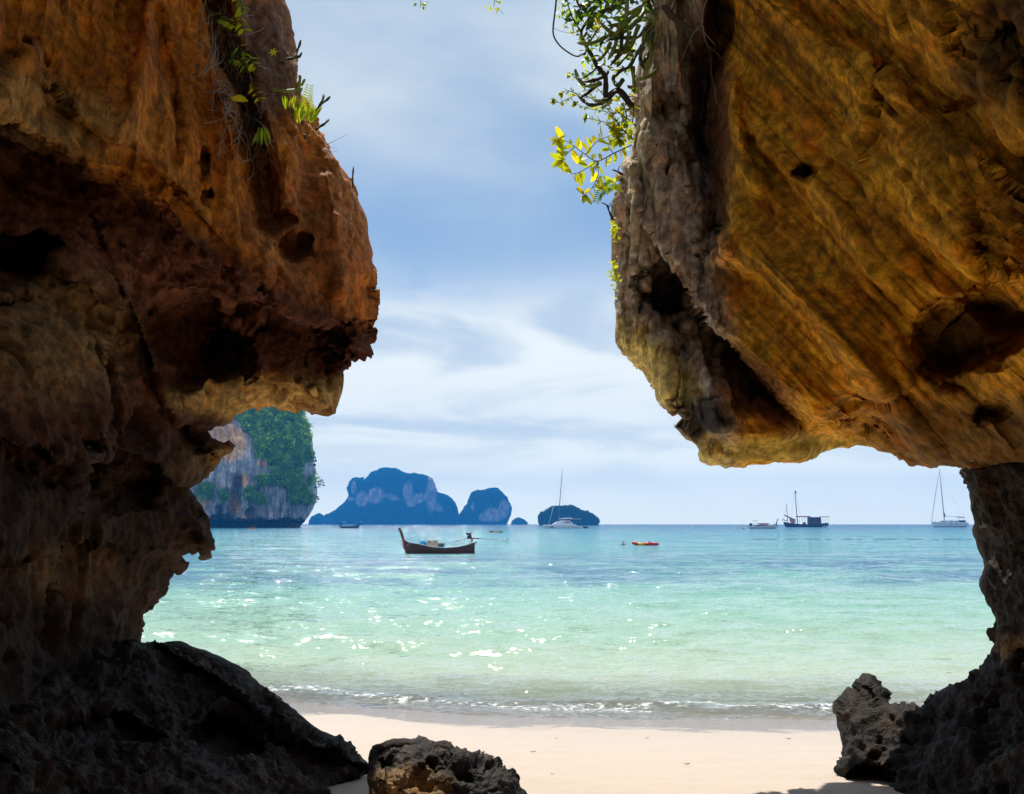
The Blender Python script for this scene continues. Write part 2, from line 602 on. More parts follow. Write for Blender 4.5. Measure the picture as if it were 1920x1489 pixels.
lean = t.n('ShaderNodeCombineXYZ', {1: t.math('MULTIPLY', t.smooth(lg, 1.3, 2.0), -0.20)}).outputs[0]      # steep wave fronts face the shore
s1 = t.n('ShaderNodeVectorMath', {0: s1, 1: lean}, operation='ADD').outputs[0]
calm = t.math('MULTIPLY_ADD', t.smooth(lg, 1.12, 1.5), 0.55, 0.45)
s1 = t.n('ShaderNodeVectorMath', {0: s1, 3: calm}, operation='SCALE').outputs[0]
nn = t.n('ShaderNodeVectorMath', {0: geo.outputs['Normal'], 1: s1}, operation='ADD').outputs[0]
nn = t.n('ShaderNodeVectorMath', {0: nn}, operation='NORMALIZE').outputs[0]
p = t.n('ShaderNodeBsdfPrincipled', {'Base Color': body, 'Roughness': 0.06, 'IOR': 1.33, 'Normal': nn, 'Specular IOR Level': 0.4})
tr = t.n('ShaderNodeBsdfTransparent', {'Color': (0.93, 0.97, 0.93, 1)})
gl = t.n('ShaderNodeBsdfGlossy', {'Color': (1, 1, 1, 1), 'Roughness': 0.08, 'Normal': nn})
fr = t.n('ShaderNodeFresnel', {'IOR': 1.33, 'Normal': nn})
thin = t.n('ShaderNodeMixShader', {0: fr.outputs[0], 1: tr.outputs[0], 2: gl.outputs[0]})
en = t.n('ShaderNodeTexNoise', {'Vector': pos, 'Scale': 0.7, 'Detail': 4}).outputs[0]
slant = t.math('MULTIPLY_ADD', t.math('MINIMUM', t.math('MAXIMUM', sp.outputs[0], -20.0), 20.0), 0.13, -0.75)
slant = t.math('ADD', slant, t.math('MULTIPLY', t.math('SINE', t.math('MULTIPLY_ADD', sp.outputs[0], 0.55, 1.0)), 0.275))
yse = t.math('ADD', sp.outputs[1], slant)
ed = t.math('ADD', yse, t.math('MULTIPLY', t.math('SUBTRACT', en, 0.5), 1.6))
opq = t.smooth(ed, SHORE - 0.6, SHORE + 4.5)
wat = t.n('ShaderNodeMixShader', {0: opq, 1: thin.outputs[0], 2: p.outputs[0]})
# foam where the swash breaks
fn = t.n('ShaderNodeTexNoise', {'Vector': pos, 'Scale': 9.0, 'Detail': 8, 'Roughness': 0.75}).outputs[0]
en2 = t.n('ShaderNodeTexNoise', {'Vector': pos, 'Scale': 0.45, 'Detail': 5, 'Roughness': 0.6}).outputs[0]
fe = t.math('ADD', yse, t.math('MULTIPLY', t.math('SUBTRACT', en2, 0.5), 2.6))
def foam_line(y0, wd, lo):
    d = t.math('ABSOLUTE', t.math('SUBTRACT', fe, y0))
    return t.math('MULTIPLY', t.math('SUBTRACT', 1.0, t.smooth(d, wd * 0.2, wd)), t.smooth(fn, lo, lo + 0.12))
foam = t.math('MAXIMUM', t.math('MULTIPLY', foam_line(SHORE + 0.75, 0.34, 0.49), 0.9), t.math('MULTIPLY', foam_line(SHORE - 0.1, 0.07, 0.52), 0.6))
foamsh = t.n('ShaderNodeBsdfDiffuse', {'Color': (0.85, 0.86, 0.85, 1)})
wat = t.n('ShaderNodeMixShader', {0: t.math('MULTIPLY', foam, 0.8), 1: wat.outputs[0], 2: foamsh.outputs[0]})
t.n('ShaderNodeOutputMaterial', {0: wat.outputs[0]})
M['sea'] = m

# ------------------------------------------------------------------ beach and sea bed
xs = np.concatenate([np.linspace(-60, -9, 24), np.arange(-8.9, 9, 0.06), np.linspace(9, 60, 24)])
ys = np.concatenate([np.linspace(-14, 3.9, 40), np.arange(4.0, 15.0, 0.05), np.geomspace(15, 200, 30)])
X, Y = np.meshgrid(xs, ys)
YE = Y + np.clip(0.13 * X - 0.75 + 0.55 * np.sin(X * 0.55 + 1.0) * 0.5, -3, 3) * sstep(Y, 4, 9)
prof = np.interp(YE, [-14, 0, 3, 6.5, 10, 11.5, 13.1, 16, 22, 60, 200], [1.9, 1.36, 1.22, 0.93, 0.43, 0.23, 0.0, -0.32, -0.8, -2.0, -3.0])
PB = np.stack([X * 0.8, Y, 0 * X], -1)
Z = prof + np.where(Y < 30, 1, 0) * (0.05 * fbm(PB * 0.5, 3) + 0.030 * fbm(PB * 2.3, 4) * sstep(prof, 0.05, 0.6) + 0.007 * fbm(PB * np.array([5, 14, 1]), 3))
nr, nc = X.shape
id_ = np.arange(nr * nc).reshape(nr, nc)
q = np.stack([id_[:-1, :-1], id_[:-1, 1:], id_[1:, 1:], id_[1:, :-1]], -1).reshape(-1, 4)
XX = np.where(Y > 15, X * np.maximum(1, Y / 15), X)
beach = link('beach', mesh_arrays('beach', np.stack([XX, Y, Z], -1), q), M['sand'])
tag(beach, kind='structure')


def sand_z(x, y):
    return float(np.interp(y, [-14, 0, 3, 6.5, 10, 11.5, 13.1, 16], [1.9, 1.36, 1.22, 0.93, 0.43, 0.23, 0.0, -0.32]))


# ------------------------------------------------------------------ sea: one sheet to the horizon, with real waves near the shore
rows = [SHORE - 2.2]
while rows[-1] < 170:
    y = rows[-1]
    rows.append(y + max(0.05, 1.3 * y * y / (EYE.z * F)))
rows = np.concatenate([rows, np.geomspace(rows[-1] * 1.03, 3300, 50)])
tx = np.arange(-1.05, 1.0501, 0.0026)
T, Y = np.meshgrid(tx, rows)
X = T * Y
ang = rng.normal(0, 0.55, 46)
lam = np.geomspace(0.25, 5.0, 46)
ph = rng.uniform(0, 6.28, 46)
spacing = np.gradient(rows)[:, None]
xsp = rows[:, None] * 0.0026
H = np.zeros_like(X)
warp = 0.8 * fbm(np.stack([X * 0.15, Y * 0.15, 0 * X], -1), 2)
shoal = 0.35 + 0.65 * sstep(Y, SHORE, SHORE + 10)
gust = 0.8 + 0.4 * sstep(fbm(np.stack([X * 0.045, Y * 0.07, 0 * X + 4], -1), 3), -0.25, 0.35)
for a_, l_, p_ in zip(ang, lam, ph):
    k = 2 * math.pi / l_
    fade = sstep(l_ / np.maximum(spacing, xsp), 2.2, 4.5)
    if fade.max() <= 0:
        continue
    s = np.sin(k * (X * math.sin(a_) + Y * math.cos(a_)) + p_ + warp * 1.5 * min(1, 1.5 / l_) * 2)
    H += fade * (0.037 * l_ / (2 * math.pi)) * (s + 0.35 * (1 - np.abs(s)) - 0.17)
H = H * shoal * gust
# the last small wave running up the sand
edge = SHORE + 0.40 - np.clip(0.13 * X, -3, 3) + 0.5 * fbm(np.stack([X * 0.35, 0 * X, 0 * X + 8], -1), 3) * 2
H += 0.05 * np.exp(-((Y - edge - 1.2) / 0.35) ** 2) + 0.025 * np.exp(-((Y - edge - 3.2) / 0.5) ** 2) + 0.012
nr, nc = X.shape
id_ = np.arange(nr * nc).reshape(nr, nc)
q = np.stack([id_[:-1, :-1], id_[:-1, 1:], id_[1:, 1:], id_[1:, :-1]], -1).reshape(-1, 4)
sea = link('sea', mesh_arrays('sea', np.stack([X, Y, H], -1), q), M['sea'])
tag(sea, kind='structure')

# ------------------------------------------------------------------ left overhang
us = axis(-20, 760, 3.0, -1150, 960)
vs = axis(-20, 1489, 3.0, -950, 1750)
L_poly = [(800, -520), (660, -420), (575, -250), (538, -80), (528, 0), (540, 35), (545, 60), (552, 95), (556, 112), (553, 140), (558, 165), (575, 200),
          (590, 225), (600, 250), (612, 270), (625, 290), (640, 318), (655, 335), (668, 360), (676, 395), (683, 430), (690, 455), (697, 480), (700, 495),
          (709, 505), (706, 530), (698, 540), (701, 552), (697, 580), (694, 600), (698, 625), (695, 645), (702, 660), (698, 671), (688, 668), (672, 668),
          (655, 680), (645, 690), (640, 700), (637, 722), (634, 740), (630, 762), (626, 777), (605, 778), (585, 778), (573, 770), (563, 768), (555, 775),
          (540, 768), (525, 770), (510, 764), (495, 768), (485, 772), (470, 770), (455, 776), (430, 785), (405, 797), (385, 805), (368, 808), (390, 818),
          (405, 828), (420, 832), (435, 834), (428, 845), (418, 855), (405, 872), (392, 888), (378, 902), (362, 912), (354, 916), (362, 930), (375, 950),
          (382, 975), (390, 1000), (397, 1018), (395, 1029), (385, 1034), (372, 1030), (355, 1027), (340, 1030), (334, 1045), (330, 1058), (315, 1065),
          (308, 1080), (308, 1095), (300, 1110), (290, 1125), (278, 1140), (268, 1158), (266, 1175), (260, 1190), (260, 1210), (240, 1260), (220, 1340),
          (200, 1450), (180, 1750), (-1150, 1750), (-1150, -950), (500, -950)]
L_ctrl = [(528, 0, 8.3), (600, 250, 8.5), (700, 500, 8.7), (695, 660, 8.6), (628, 770, 8.3), (480, 770, 8.0), (370, 806, 7.3), (430, 834, 7.6), (355, 916, 7.1),
          (395, 1020, 7.2), (300, 1100, 7.1), (260, 1190, 7.1), (400, 150, 7.2), (480, 330, 7.5), (400, 500, 6.9), (500, 650, 7.5), (200, 100, 5.9), (220, 330, 5.7),
          (0, 200, 4.9), (0, 500, 5.1), (150, 600, 5.5), (250, 800, 6.1), (180, 950, 5.6), (0, 900, 4.6), (100, 1200, 5.6), (0, 1400, 4.9), (200, 1450, 6.6),
          (-500, 200, 3.5), (-500, 900, 3.2), (-1100, 500, 2.5), (-1100, 1500, 2.4), (-500, 1500, 3.6), (300, -400, 5.6), (700, -500, 6.6), (0, -500, 4.1),
          (-600, -600, 3.0), (400, -900, 4.2), (-1100, -900, 2.4)]


def L_feat(U, V):
    d = 0
    # fluted hanging curtain above, a lip, then the hollowed red zone under it
    top = 1 - sstep(V - (215 + 0.56 * U), -60, 40)
    d = d + top * (flutes(U, V, 96, 80, 420, 0.48, 1.0, 2, 90) + flutes(U, V, 100, 22, 160, 0.10, 2.0))
    d = d + lip(U, V, [(-300, 150), (0, 205), (60, 240), (110, 262), (165, 300), (230, 312), (300, 385), (345, 440), (420, 490), (470, 530)], 0.95, 40, 240, 9)
    d = d + lip(U, V, [(150, 215), (195, 250), (235, 275), (270, 290), (320, 345)], 0.18, 14, 90, 5)
    d = d + hollow(U, V, 30, 475, 85, 60, -15, 0.75)
    d = d + hollow(U, V, 345, 640, 85, 95, 10, 0.55)
    d = d + hollow(U, V, 430, 655, 52, 60, -20, 0.75)
    d = d + hollow(U, V, 555, 470, 38, 42, 0, 0.35) + hollow(U, V, 625, 655, 34, 44, 20, 0.35)
    d = d + hollow(U, V, 25, 572, 45, 14, -4, 0.4) + hollow(U, V, 230, 905, 90, 60, 0, 0.55)
    d = d + hollow(U, V, 535, 415, 24, 20, 0, 0.2) + hollow(U, V, 385, 370, 16, 22, 20, 0.3) + hollow(U, V, 375, 320, 20, 45, 10, 0.2)
    # vertical groove with roots left of the outer nose
    d = d + rib(U, V, [(400, 0), (415, 90), (450, 170), (470, 250), (490, 330), (500, 420)], -0.85, 26)
    d = d + rib(U, V, [(372, -30), (395, 70), (402, 140), (430, 230), (455, 300)], 0.30, 14)
    d = d + rib(U, V, [(278, -20), (282, 90), (255, 170), (225, 260)], 0.22, 16) + rib(U, V, [(300, 20), (320, 140), (330, 300)], -0.18, 10)
    d = d + flutes(U, V, 82, 40, 260, 0.30, 7.0, 3) * sstep(U, 430, 520) * (1 - sstep(V, 480, 600))
    # drapery edge low on the wall and the arm's lower lip
    d = d + lip(U, V, [(215, 620), (200, 655), (188, 700), (188, 760), (178, 810)][::-1], 0.45, 12, 120, 5)
    d = d + lip(U, V, [(290, 690), (310, 740), (325, 775), (340, 790)], 0.30, 20, 120, 6)
    d = d + lip(U, V, [(150, 530), (210, 560), (300, 575), (370, 560), (450, 560), (560, 590), (620, 600)], 0.42, 30, 130, 9)
    d = d + lip(U, V, [(100, 850), (200, 880), (300, 885), (355, 912)], 0.55, 26, 150, 9)
    d = d + lip(U, V, [(60, 1040), (160, 1010), (280, 1030), (340, 1030)], 0.40, 24, 120, 9)
    return d


def L_rough(U, V):
    top = 1 - sstep(V - (215 + 0.56 * U), -60, 60)
    return 1.35 - 0.95 * top * (1 - sstep(U, 420, 520)) + 0.25 * sstep(V, 950, 1150)


def L_col(U, V, P):
    n = fbm(np.stack([U / 130, V / 170, 0 * U + 2], -1), 4)
    st = fbm(np.stack([U / 16, V / 300, 0 * U + 6], -1), 3)
    ochre, rust, dark, tan, grey, black = (0.48, 0.165, 0.014), (0.38, 0.080, 0.013), (0.085, 0.028, 0.012), (0.40, 0.26, 0.085), (0.30, 0.25, 0.19), (0.05, 0.042, 0.035)
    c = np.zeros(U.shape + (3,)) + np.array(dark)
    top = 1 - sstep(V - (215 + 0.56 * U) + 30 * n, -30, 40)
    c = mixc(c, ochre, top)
    c = mixc(c, rust, top * (sstep(n, -0.1, 0.3) * 0.55 + sstep(st, 0.05, 0.35) * 0.5))
    c = c * (1 - 0.45 * top * sstep(-st, 0.05, 0.3))[..., None]
    c = mixc(c, grey, top * sstep(st, 0.22, 0.42) * 0.45 * (1 - sstep(U, 380, 480)))
    c = mixc(c, tan, blob(U, V, 90, 210, 200, 80, 20) * 0.6)
    c = mixc(c, (0.40, 0.15, 0.045), blob(U, V, 590, 430, 150, 150) * 0.85)
    c = mixc(c, (0.14, 0.085, 0.06), blob(U, V, 490, 110, 90, 170) * 0.9)
    c = mixc(c, (0.26, 0.10, 0.05), blob(U, V, 320, 520, 240, 70, 20) * 0.6)
    c = mixc(c, tan, blob(U, V, 110, 640, 170, 150) * 0.35)
    c = mixc(c, (0.50, 0.30, 0.09), blob(U, V, 500, 745, 210, 45, -3) * 0.9)  # arm's underside: yellow reflected light put into the tint
    c = mixc(c, (0.50, 0.30, 0.09), blob(U, V, 385, 880, 70, 55) * 0.8)
    c = mixc(c, (0.028, 0.014, 0.0065), sstep(V + 60 * n, 700, 930) * 0.92 * sstep(440 - U, 0, 60))  # lower wall: dark stain, deepened in the tint to stand for cave shade
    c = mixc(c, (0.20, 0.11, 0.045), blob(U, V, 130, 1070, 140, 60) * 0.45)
    c = mixc(c, (0.016, 0.012, 0.010), sstep(V + 50 * n, 1120, 1260) * 0.7)  # foot of the wall, more cave shade put into the tint
    return c


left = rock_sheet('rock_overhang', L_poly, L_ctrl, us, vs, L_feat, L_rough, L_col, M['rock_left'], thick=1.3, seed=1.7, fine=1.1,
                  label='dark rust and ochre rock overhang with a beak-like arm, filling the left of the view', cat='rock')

# ------------------------------------------------------------------ right overhang
us = axis(1120, 1940, 3.0, 760, 3050)
vs = axis(-20, 905, 3.0, -950, 1560)
R_poly = [(740, -530), (960, -430), (1120, -260), (1200, -100), (1212, -10), (1205, 60), (1198, 110), (1190, 180), (1186, 230), (1183, 290), (1168, 308), (1160, 345),
          (1150, 365), (1147, 385), (1149, 420), (1147, 440), (1150, 480), (1154, 520), (1157, 560), (1155, 600), (1158, 640), (1163, 658), (1180, 675), (1200, 695),
          (1215, 707), (1240, 730), (1243, 742), (1252, 755), (1262, 770), (1280, 784), (1277, 796), (1283, 808), (1292, 812), (1305, 814), (1312, 822), (1322, 840),
          (1323, 856), (1335, 862), (1350, 864), (1358, 871), (1385, 873), (1420, 868), (1470, 865), (1500, 861), (1530, 853), (1560, 840), (1575, 836), (1610, 835),
          (1630, 836), (1645, 845), (1665, 852), (1690, 857), (1705, 866), (1740, 876), (1750, 874), (1770, 869), (1800, 870), (1830, 872), (1870, 862), (1950, 866),
          (2200, 1000), (2600, 1250), (3050, 1560), (3050, -950), (1000, -950)]
R_ctrl = [(1150, 400, 7.9), (1155, 620, 7.9), (1185, 200, 7.7), (1240, -10, 7.2), (1290, 300, 7.3), (1240, 740, 7.6), (1330, 860, 7.3), (1500, 860, 7.0), (1600, 835, 7.0),
          (1750, 875, 6.3), (1810, 875, 6.1), (1420, 300, 6.4), (1450, 600, 6.2), (1550, 760, 6.0), (1700, 300, 4.9), (1700, 600, 5.2), (1900, 300, 4.1), (1900, 650, 4.6),
          (1900, 850, 5.4), (1800, 60, 4.3), (1500, 50, 5.7), (2400, 300, 3.0), (2400, 900, 3.4), (3000, 500, 2.3), (3000, 1400, 2.3), (1300, -400, 5.8), (900, -500, 6.4),
          (1800, -500, 3.7), (1200, -900, 4.2), (3000, -900, 2.2)]


def R_feat(U, V):
    slab = sstep(U - 1330, -20, 60)
    d = slab * (flutes(U, V, 48, 150, 700, 0.50, 11.0, 2, 120) + flutes(U, V, 46, 55, 620, 0.32, 12.0, 3, 90) + flutes(U, V, 44, 16, 380, 0.06, 15.0, 3, 60))
    face = 1 - sstep(U - (1340 + 0.05 * V), -30, 20)
    d = d + face * (flutes(U, V, 86, 36, 300, 0.50, 13.0, 3, 40) + flutes(U, V, 88, 11, 170, 0.20, 14.0, 3, 20))
    # the dark crevice between outer face and slab
    d = d + rib(U, V, [(1345, -40), (1350, 60), (1320, 150), (1310, 250), (1330, 330), (1345, 420)], -1.1, 24)
    d = d + rib(U, V, [(1270, -40), (1290, 60), (1300, 110)], -0.5, 18)
    d = d + hollow(U, V, 1255, 215, 30, 50, 10, 0.35) + hollow(U, V, 1330, 450, 24, 34, 30, 0.35)
    # long ledges running down to the right
    d = d + lip(U, V, [(1450, 0), (1500, 45), (1560, 85), (1620, 110), (1680, 160), (1730, 210), (1790, 260), (1830, 290), (1900, 350), (2000, 420)][::-1], 0.38, 16, 90, 7)
    d = d + lip(U, V, [(1400, 230), (1450, 300), (1520, 390), (1600, 470), (1680, 560)], 0.16, 10, 50, 9) + lip(U, V, [(1560, 220), (1640, 330), (1740, 430), (1850, 520)], 0.14, 10, 50, 9)
    d = d + lip(U, V, [(1370, 470), (1400, 512), (1440, 505), (1465, 530), (1500, 560), (1540, 610), (1570, 660)], 0.40, 18, 70, 6)
    d = d + rib(U, V, [(1375, 145), (1378, 220), (1395, 300), (1420, 350)], 0.30, 16) + rib(U, V, [(1340, 320), (1345, 420), (1350, 480)], 0.35, 24)
    # big dark hollow near the nose, with the ledge that bounds it, and the black knob under it
    d = d + lip(U, V, [(1310, 560), (1345, 610), (1390, 640), (1430, 680), (1480, 735), (1530, 785), (1570, 800)], 1.9, 26, 95, 6)
    d = d + rib(U, V, [(1285, 590), (1310, 640), (1325, 720), (1350, 780), (1380, 830)], 0.30, 18)
    d = d + hollow(U, V, 1262, 560, 50, 85, -25, 0.5) + hollow(U, V, 1350, 745, 30, 40, 0, -0.2)
    d = d + hollow(U, V, 1325, 784, 66, 42, 14, -0.45)
    d = d + hollow(U, V, 1815, 640, 150, 85, -22, 0.8) + hollow(U, V, 1870, 560, 60, 60, 0, 0.5)
    d = d + hollow(U, V, 1505, 325, 24, 18, 0, 0.35) + hollow(U, V, 1800, 200, 40, 14, -30, 0.10) + hollow(U, V, 1830, 80, 40, 30, -30, 0.12)
    d = d + hollow(U, V, 1850, 775, 40, 22, -20, 0.3)
    # bottom lip: the underside turns in
    d = d + lip(U, V, [(1340, 800), (1400, 812), (1480, 805), (1560, 800), (1640, 760), (1700, 700)], 0.35, 30, 160, 8)
    return d


def R_rough(U, V):
    face = 1 - sstep(U - 1380, -40, 60)
    return 0.42 + 0.45 * face * (1 - 0.7 * blob(U, V, 1235, 700, 150, 60, 44)) + 0.5 * blob(U, V, 1420, 640, 150, 120, 40) + 0.6 * blob(U, V, 1810, 640, 130, 90)


def R_col(U, V, P):
    c47, s47 = math.cos(R(47)), math.sin(R(47))
    nrm = -U * s47 + V * c47; alg = U * c47 + V * s47
    st = fbm(np.stack([nrm / 45 + 0.5 * fbm(np.stack([U / 200, V / 200, 0 * U], -1), 2), alg / 600, 0 * U + 1], -1), 4, 0.6)
    st2 = fbm(np.stack([nrm / 70, alg / 700, 0 * U + 9], -1), 3, 0.6)
    n = fbm(np.stack([U / 120, V / 120, 0 * U + 4], -1), 4)
    st3 = fbm(np.stack([nrm / 13, alg / 420, 0 * U + 19], -1), 3, 0.6)
    vst = fbm(np.stack([U / 14, V / 260, 0 * U + 3], -1), 4, 0.6)
    gold, amber, olive, grey, brown = (0.72, 0.34, 0.020), (0.72, 0.27, 0.020), (0.32, 0.22, 0.015), (0.30, 0.18, 0.07), (0.12, 0.052, 0.012)
    c = np.zeros(U.shape + (3,)) + np.array(gold)
    c = mixc(c, amber, sstep(n, -0.1, 0.3) * 0.6)
    c = mixc(c, brown, sstep(st, 0.02, 0.28) * 0.85)
    c = mixc(c, olive, sstep(st2, 0.14, 0.34) * 0.45)
    c = mixc(c, grey, sstep(-st2, 0.12, 0.34) * 0.45)
    c = c * (1 - 0.55 * sstep(st3, 0.0, 0.3) + 0.35 * sstep(-st3, 0.05, 0.3))[..., None]
    face = 1 - sstep(U - (1330 + 0.06 * V) + 40 * n, -40, 30)
    fc = np.zeros(U.shape + (3,)) + np.array((0.52, 0.41, 0.29))
    fc = mixc(fc, (0.50, 0.23, 0.08), sstep(vst, 0.02, 0.3) * 0.8)
    fc = mixc(fc, (0.13, 0.07, 0.04), sstep(-vst, 0.06, 0.30) * 0.85)
    vs2 = fbm(np.stack([U / 5, V / 120, 0 * U + 23], -1), 3, 0.6)
    fc = fc * (1 + 0.55 * vs2)[..., None]
    fc = mixc(fc, (0.38, 0.34, 0.29), sstep(n, 0.1, 0.4) * 0.5)
    c = c * (1 - face[..., None]) + fc * face[..., None]
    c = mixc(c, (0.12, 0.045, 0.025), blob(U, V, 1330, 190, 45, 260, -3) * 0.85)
    c = mixc(c, (0.80, 0.62, 0.20), np.maximum(blob(U, V, 1240, 700, 165, 50, 46), blob(U, V, 1330, 840, 50, 30, 30)) * 0.95)  # pale underside strip: light from sand and sea put into the tint
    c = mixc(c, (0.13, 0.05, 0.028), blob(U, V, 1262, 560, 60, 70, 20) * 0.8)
    c = mixc(c, (0.09, 0.032, 0.016), blob(U, V, 1415, 725, 135, 55, 50) * 0.95)  # shade of the big hollow put into the rock colour
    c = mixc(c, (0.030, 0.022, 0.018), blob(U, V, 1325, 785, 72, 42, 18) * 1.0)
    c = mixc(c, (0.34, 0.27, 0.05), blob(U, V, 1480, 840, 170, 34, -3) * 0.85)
    c = mixc(c, (0.10, 0.05, 0.028), blob(U, V, 1815, 640, 130, 80, -18) * 0.85)  # recess shade painted in the tint to back up the shallow hollow
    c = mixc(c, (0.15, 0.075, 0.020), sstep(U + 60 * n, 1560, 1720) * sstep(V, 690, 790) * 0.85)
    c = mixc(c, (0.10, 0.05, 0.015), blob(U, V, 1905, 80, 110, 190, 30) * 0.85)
    return c


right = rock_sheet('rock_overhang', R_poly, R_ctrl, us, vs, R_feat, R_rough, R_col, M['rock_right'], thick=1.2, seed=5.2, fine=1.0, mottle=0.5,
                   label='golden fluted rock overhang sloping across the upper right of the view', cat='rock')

# ------------------------------------------------------------------ right pillar and low rocks
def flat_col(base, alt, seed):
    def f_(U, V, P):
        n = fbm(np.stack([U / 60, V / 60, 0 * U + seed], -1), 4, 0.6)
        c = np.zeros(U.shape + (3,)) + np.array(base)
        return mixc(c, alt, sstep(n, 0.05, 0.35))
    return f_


us = axis(1780, 1940, 3.0, 1780, 2650); vs = axis(790, 1300, 3.0, 700, 1650)
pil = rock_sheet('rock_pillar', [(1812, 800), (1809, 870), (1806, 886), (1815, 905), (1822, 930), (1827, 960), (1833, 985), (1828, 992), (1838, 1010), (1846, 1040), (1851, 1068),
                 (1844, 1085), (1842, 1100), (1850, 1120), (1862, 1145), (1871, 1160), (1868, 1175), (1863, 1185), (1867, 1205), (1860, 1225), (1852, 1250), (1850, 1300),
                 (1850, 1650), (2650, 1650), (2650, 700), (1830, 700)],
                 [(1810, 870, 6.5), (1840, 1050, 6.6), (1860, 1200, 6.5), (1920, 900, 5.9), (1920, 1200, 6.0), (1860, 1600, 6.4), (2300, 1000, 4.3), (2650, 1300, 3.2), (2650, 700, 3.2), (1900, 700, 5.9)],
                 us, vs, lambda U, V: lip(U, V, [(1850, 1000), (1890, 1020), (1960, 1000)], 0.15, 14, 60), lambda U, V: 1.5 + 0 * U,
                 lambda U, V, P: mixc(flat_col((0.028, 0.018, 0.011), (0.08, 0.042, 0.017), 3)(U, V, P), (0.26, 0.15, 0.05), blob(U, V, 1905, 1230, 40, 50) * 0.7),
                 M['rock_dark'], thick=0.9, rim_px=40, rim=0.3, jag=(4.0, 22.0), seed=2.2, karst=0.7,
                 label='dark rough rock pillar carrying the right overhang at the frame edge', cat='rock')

us = axis(1555, 1940, 3.0, 1500, 2750); vs = axis(1180, 1489, 3.0, 1050, 1800)
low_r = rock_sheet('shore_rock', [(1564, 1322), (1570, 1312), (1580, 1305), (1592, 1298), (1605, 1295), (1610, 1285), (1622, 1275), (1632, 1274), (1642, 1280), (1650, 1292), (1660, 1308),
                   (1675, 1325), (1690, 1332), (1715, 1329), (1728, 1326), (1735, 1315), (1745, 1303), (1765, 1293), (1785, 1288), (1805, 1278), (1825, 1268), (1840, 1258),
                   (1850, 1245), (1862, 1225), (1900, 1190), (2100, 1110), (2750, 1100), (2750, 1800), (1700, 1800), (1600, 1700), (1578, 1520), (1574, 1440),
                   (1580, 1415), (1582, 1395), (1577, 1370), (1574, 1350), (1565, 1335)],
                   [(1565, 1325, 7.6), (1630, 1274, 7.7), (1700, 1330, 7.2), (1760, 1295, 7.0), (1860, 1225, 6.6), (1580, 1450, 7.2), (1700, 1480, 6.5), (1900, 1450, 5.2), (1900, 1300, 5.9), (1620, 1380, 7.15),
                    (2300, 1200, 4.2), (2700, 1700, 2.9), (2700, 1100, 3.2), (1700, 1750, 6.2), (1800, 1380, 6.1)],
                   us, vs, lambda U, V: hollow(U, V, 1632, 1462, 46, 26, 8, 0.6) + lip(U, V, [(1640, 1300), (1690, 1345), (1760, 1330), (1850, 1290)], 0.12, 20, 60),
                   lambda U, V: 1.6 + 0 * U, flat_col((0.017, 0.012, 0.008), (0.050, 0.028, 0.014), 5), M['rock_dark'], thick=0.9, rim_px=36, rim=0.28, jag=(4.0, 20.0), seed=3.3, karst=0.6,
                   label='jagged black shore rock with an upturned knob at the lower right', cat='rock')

us = axis(-20, 720, 3.0, -700, 760); vs = axis(1180, 1489, 3.0, 1120, 1800)
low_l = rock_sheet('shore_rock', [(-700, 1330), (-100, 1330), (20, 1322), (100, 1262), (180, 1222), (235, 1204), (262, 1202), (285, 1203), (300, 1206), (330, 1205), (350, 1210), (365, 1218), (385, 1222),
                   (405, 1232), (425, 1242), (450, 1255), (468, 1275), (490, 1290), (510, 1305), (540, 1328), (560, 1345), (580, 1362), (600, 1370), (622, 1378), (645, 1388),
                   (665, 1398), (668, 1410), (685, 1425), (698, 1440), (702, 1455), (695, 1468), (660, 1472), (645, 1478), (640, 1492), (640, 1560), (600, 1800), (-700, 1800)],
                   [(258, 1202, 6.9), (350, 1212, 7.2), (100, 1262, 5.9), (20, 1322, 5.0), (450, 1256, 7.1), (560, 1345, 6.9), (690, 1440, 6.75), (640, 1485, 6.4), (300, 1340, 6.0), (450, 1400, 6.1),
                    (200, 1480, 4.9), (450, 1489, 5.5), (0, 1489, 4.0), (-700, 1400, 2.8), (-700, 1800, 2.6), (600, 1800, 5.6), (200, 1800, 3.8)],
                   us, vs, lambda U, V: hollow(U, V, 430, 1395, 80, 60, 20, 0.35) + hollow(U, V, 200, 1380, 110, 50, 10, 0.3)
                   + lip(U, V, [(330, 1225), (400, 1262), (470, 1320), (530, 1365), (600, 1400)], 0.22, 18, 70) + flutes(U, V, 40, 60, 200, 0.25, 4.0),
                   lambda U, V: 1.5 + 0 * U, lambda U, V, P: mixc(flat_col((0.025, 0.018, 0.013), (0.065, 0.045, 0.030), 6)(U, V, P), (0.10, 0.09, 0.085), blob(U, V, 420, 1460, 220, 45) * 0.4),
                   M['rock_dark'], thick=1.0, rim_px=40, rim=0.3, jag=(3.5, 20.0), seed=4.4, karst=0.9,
                   label='long black rock sloping down to the sand at the lower left', cat='rock')

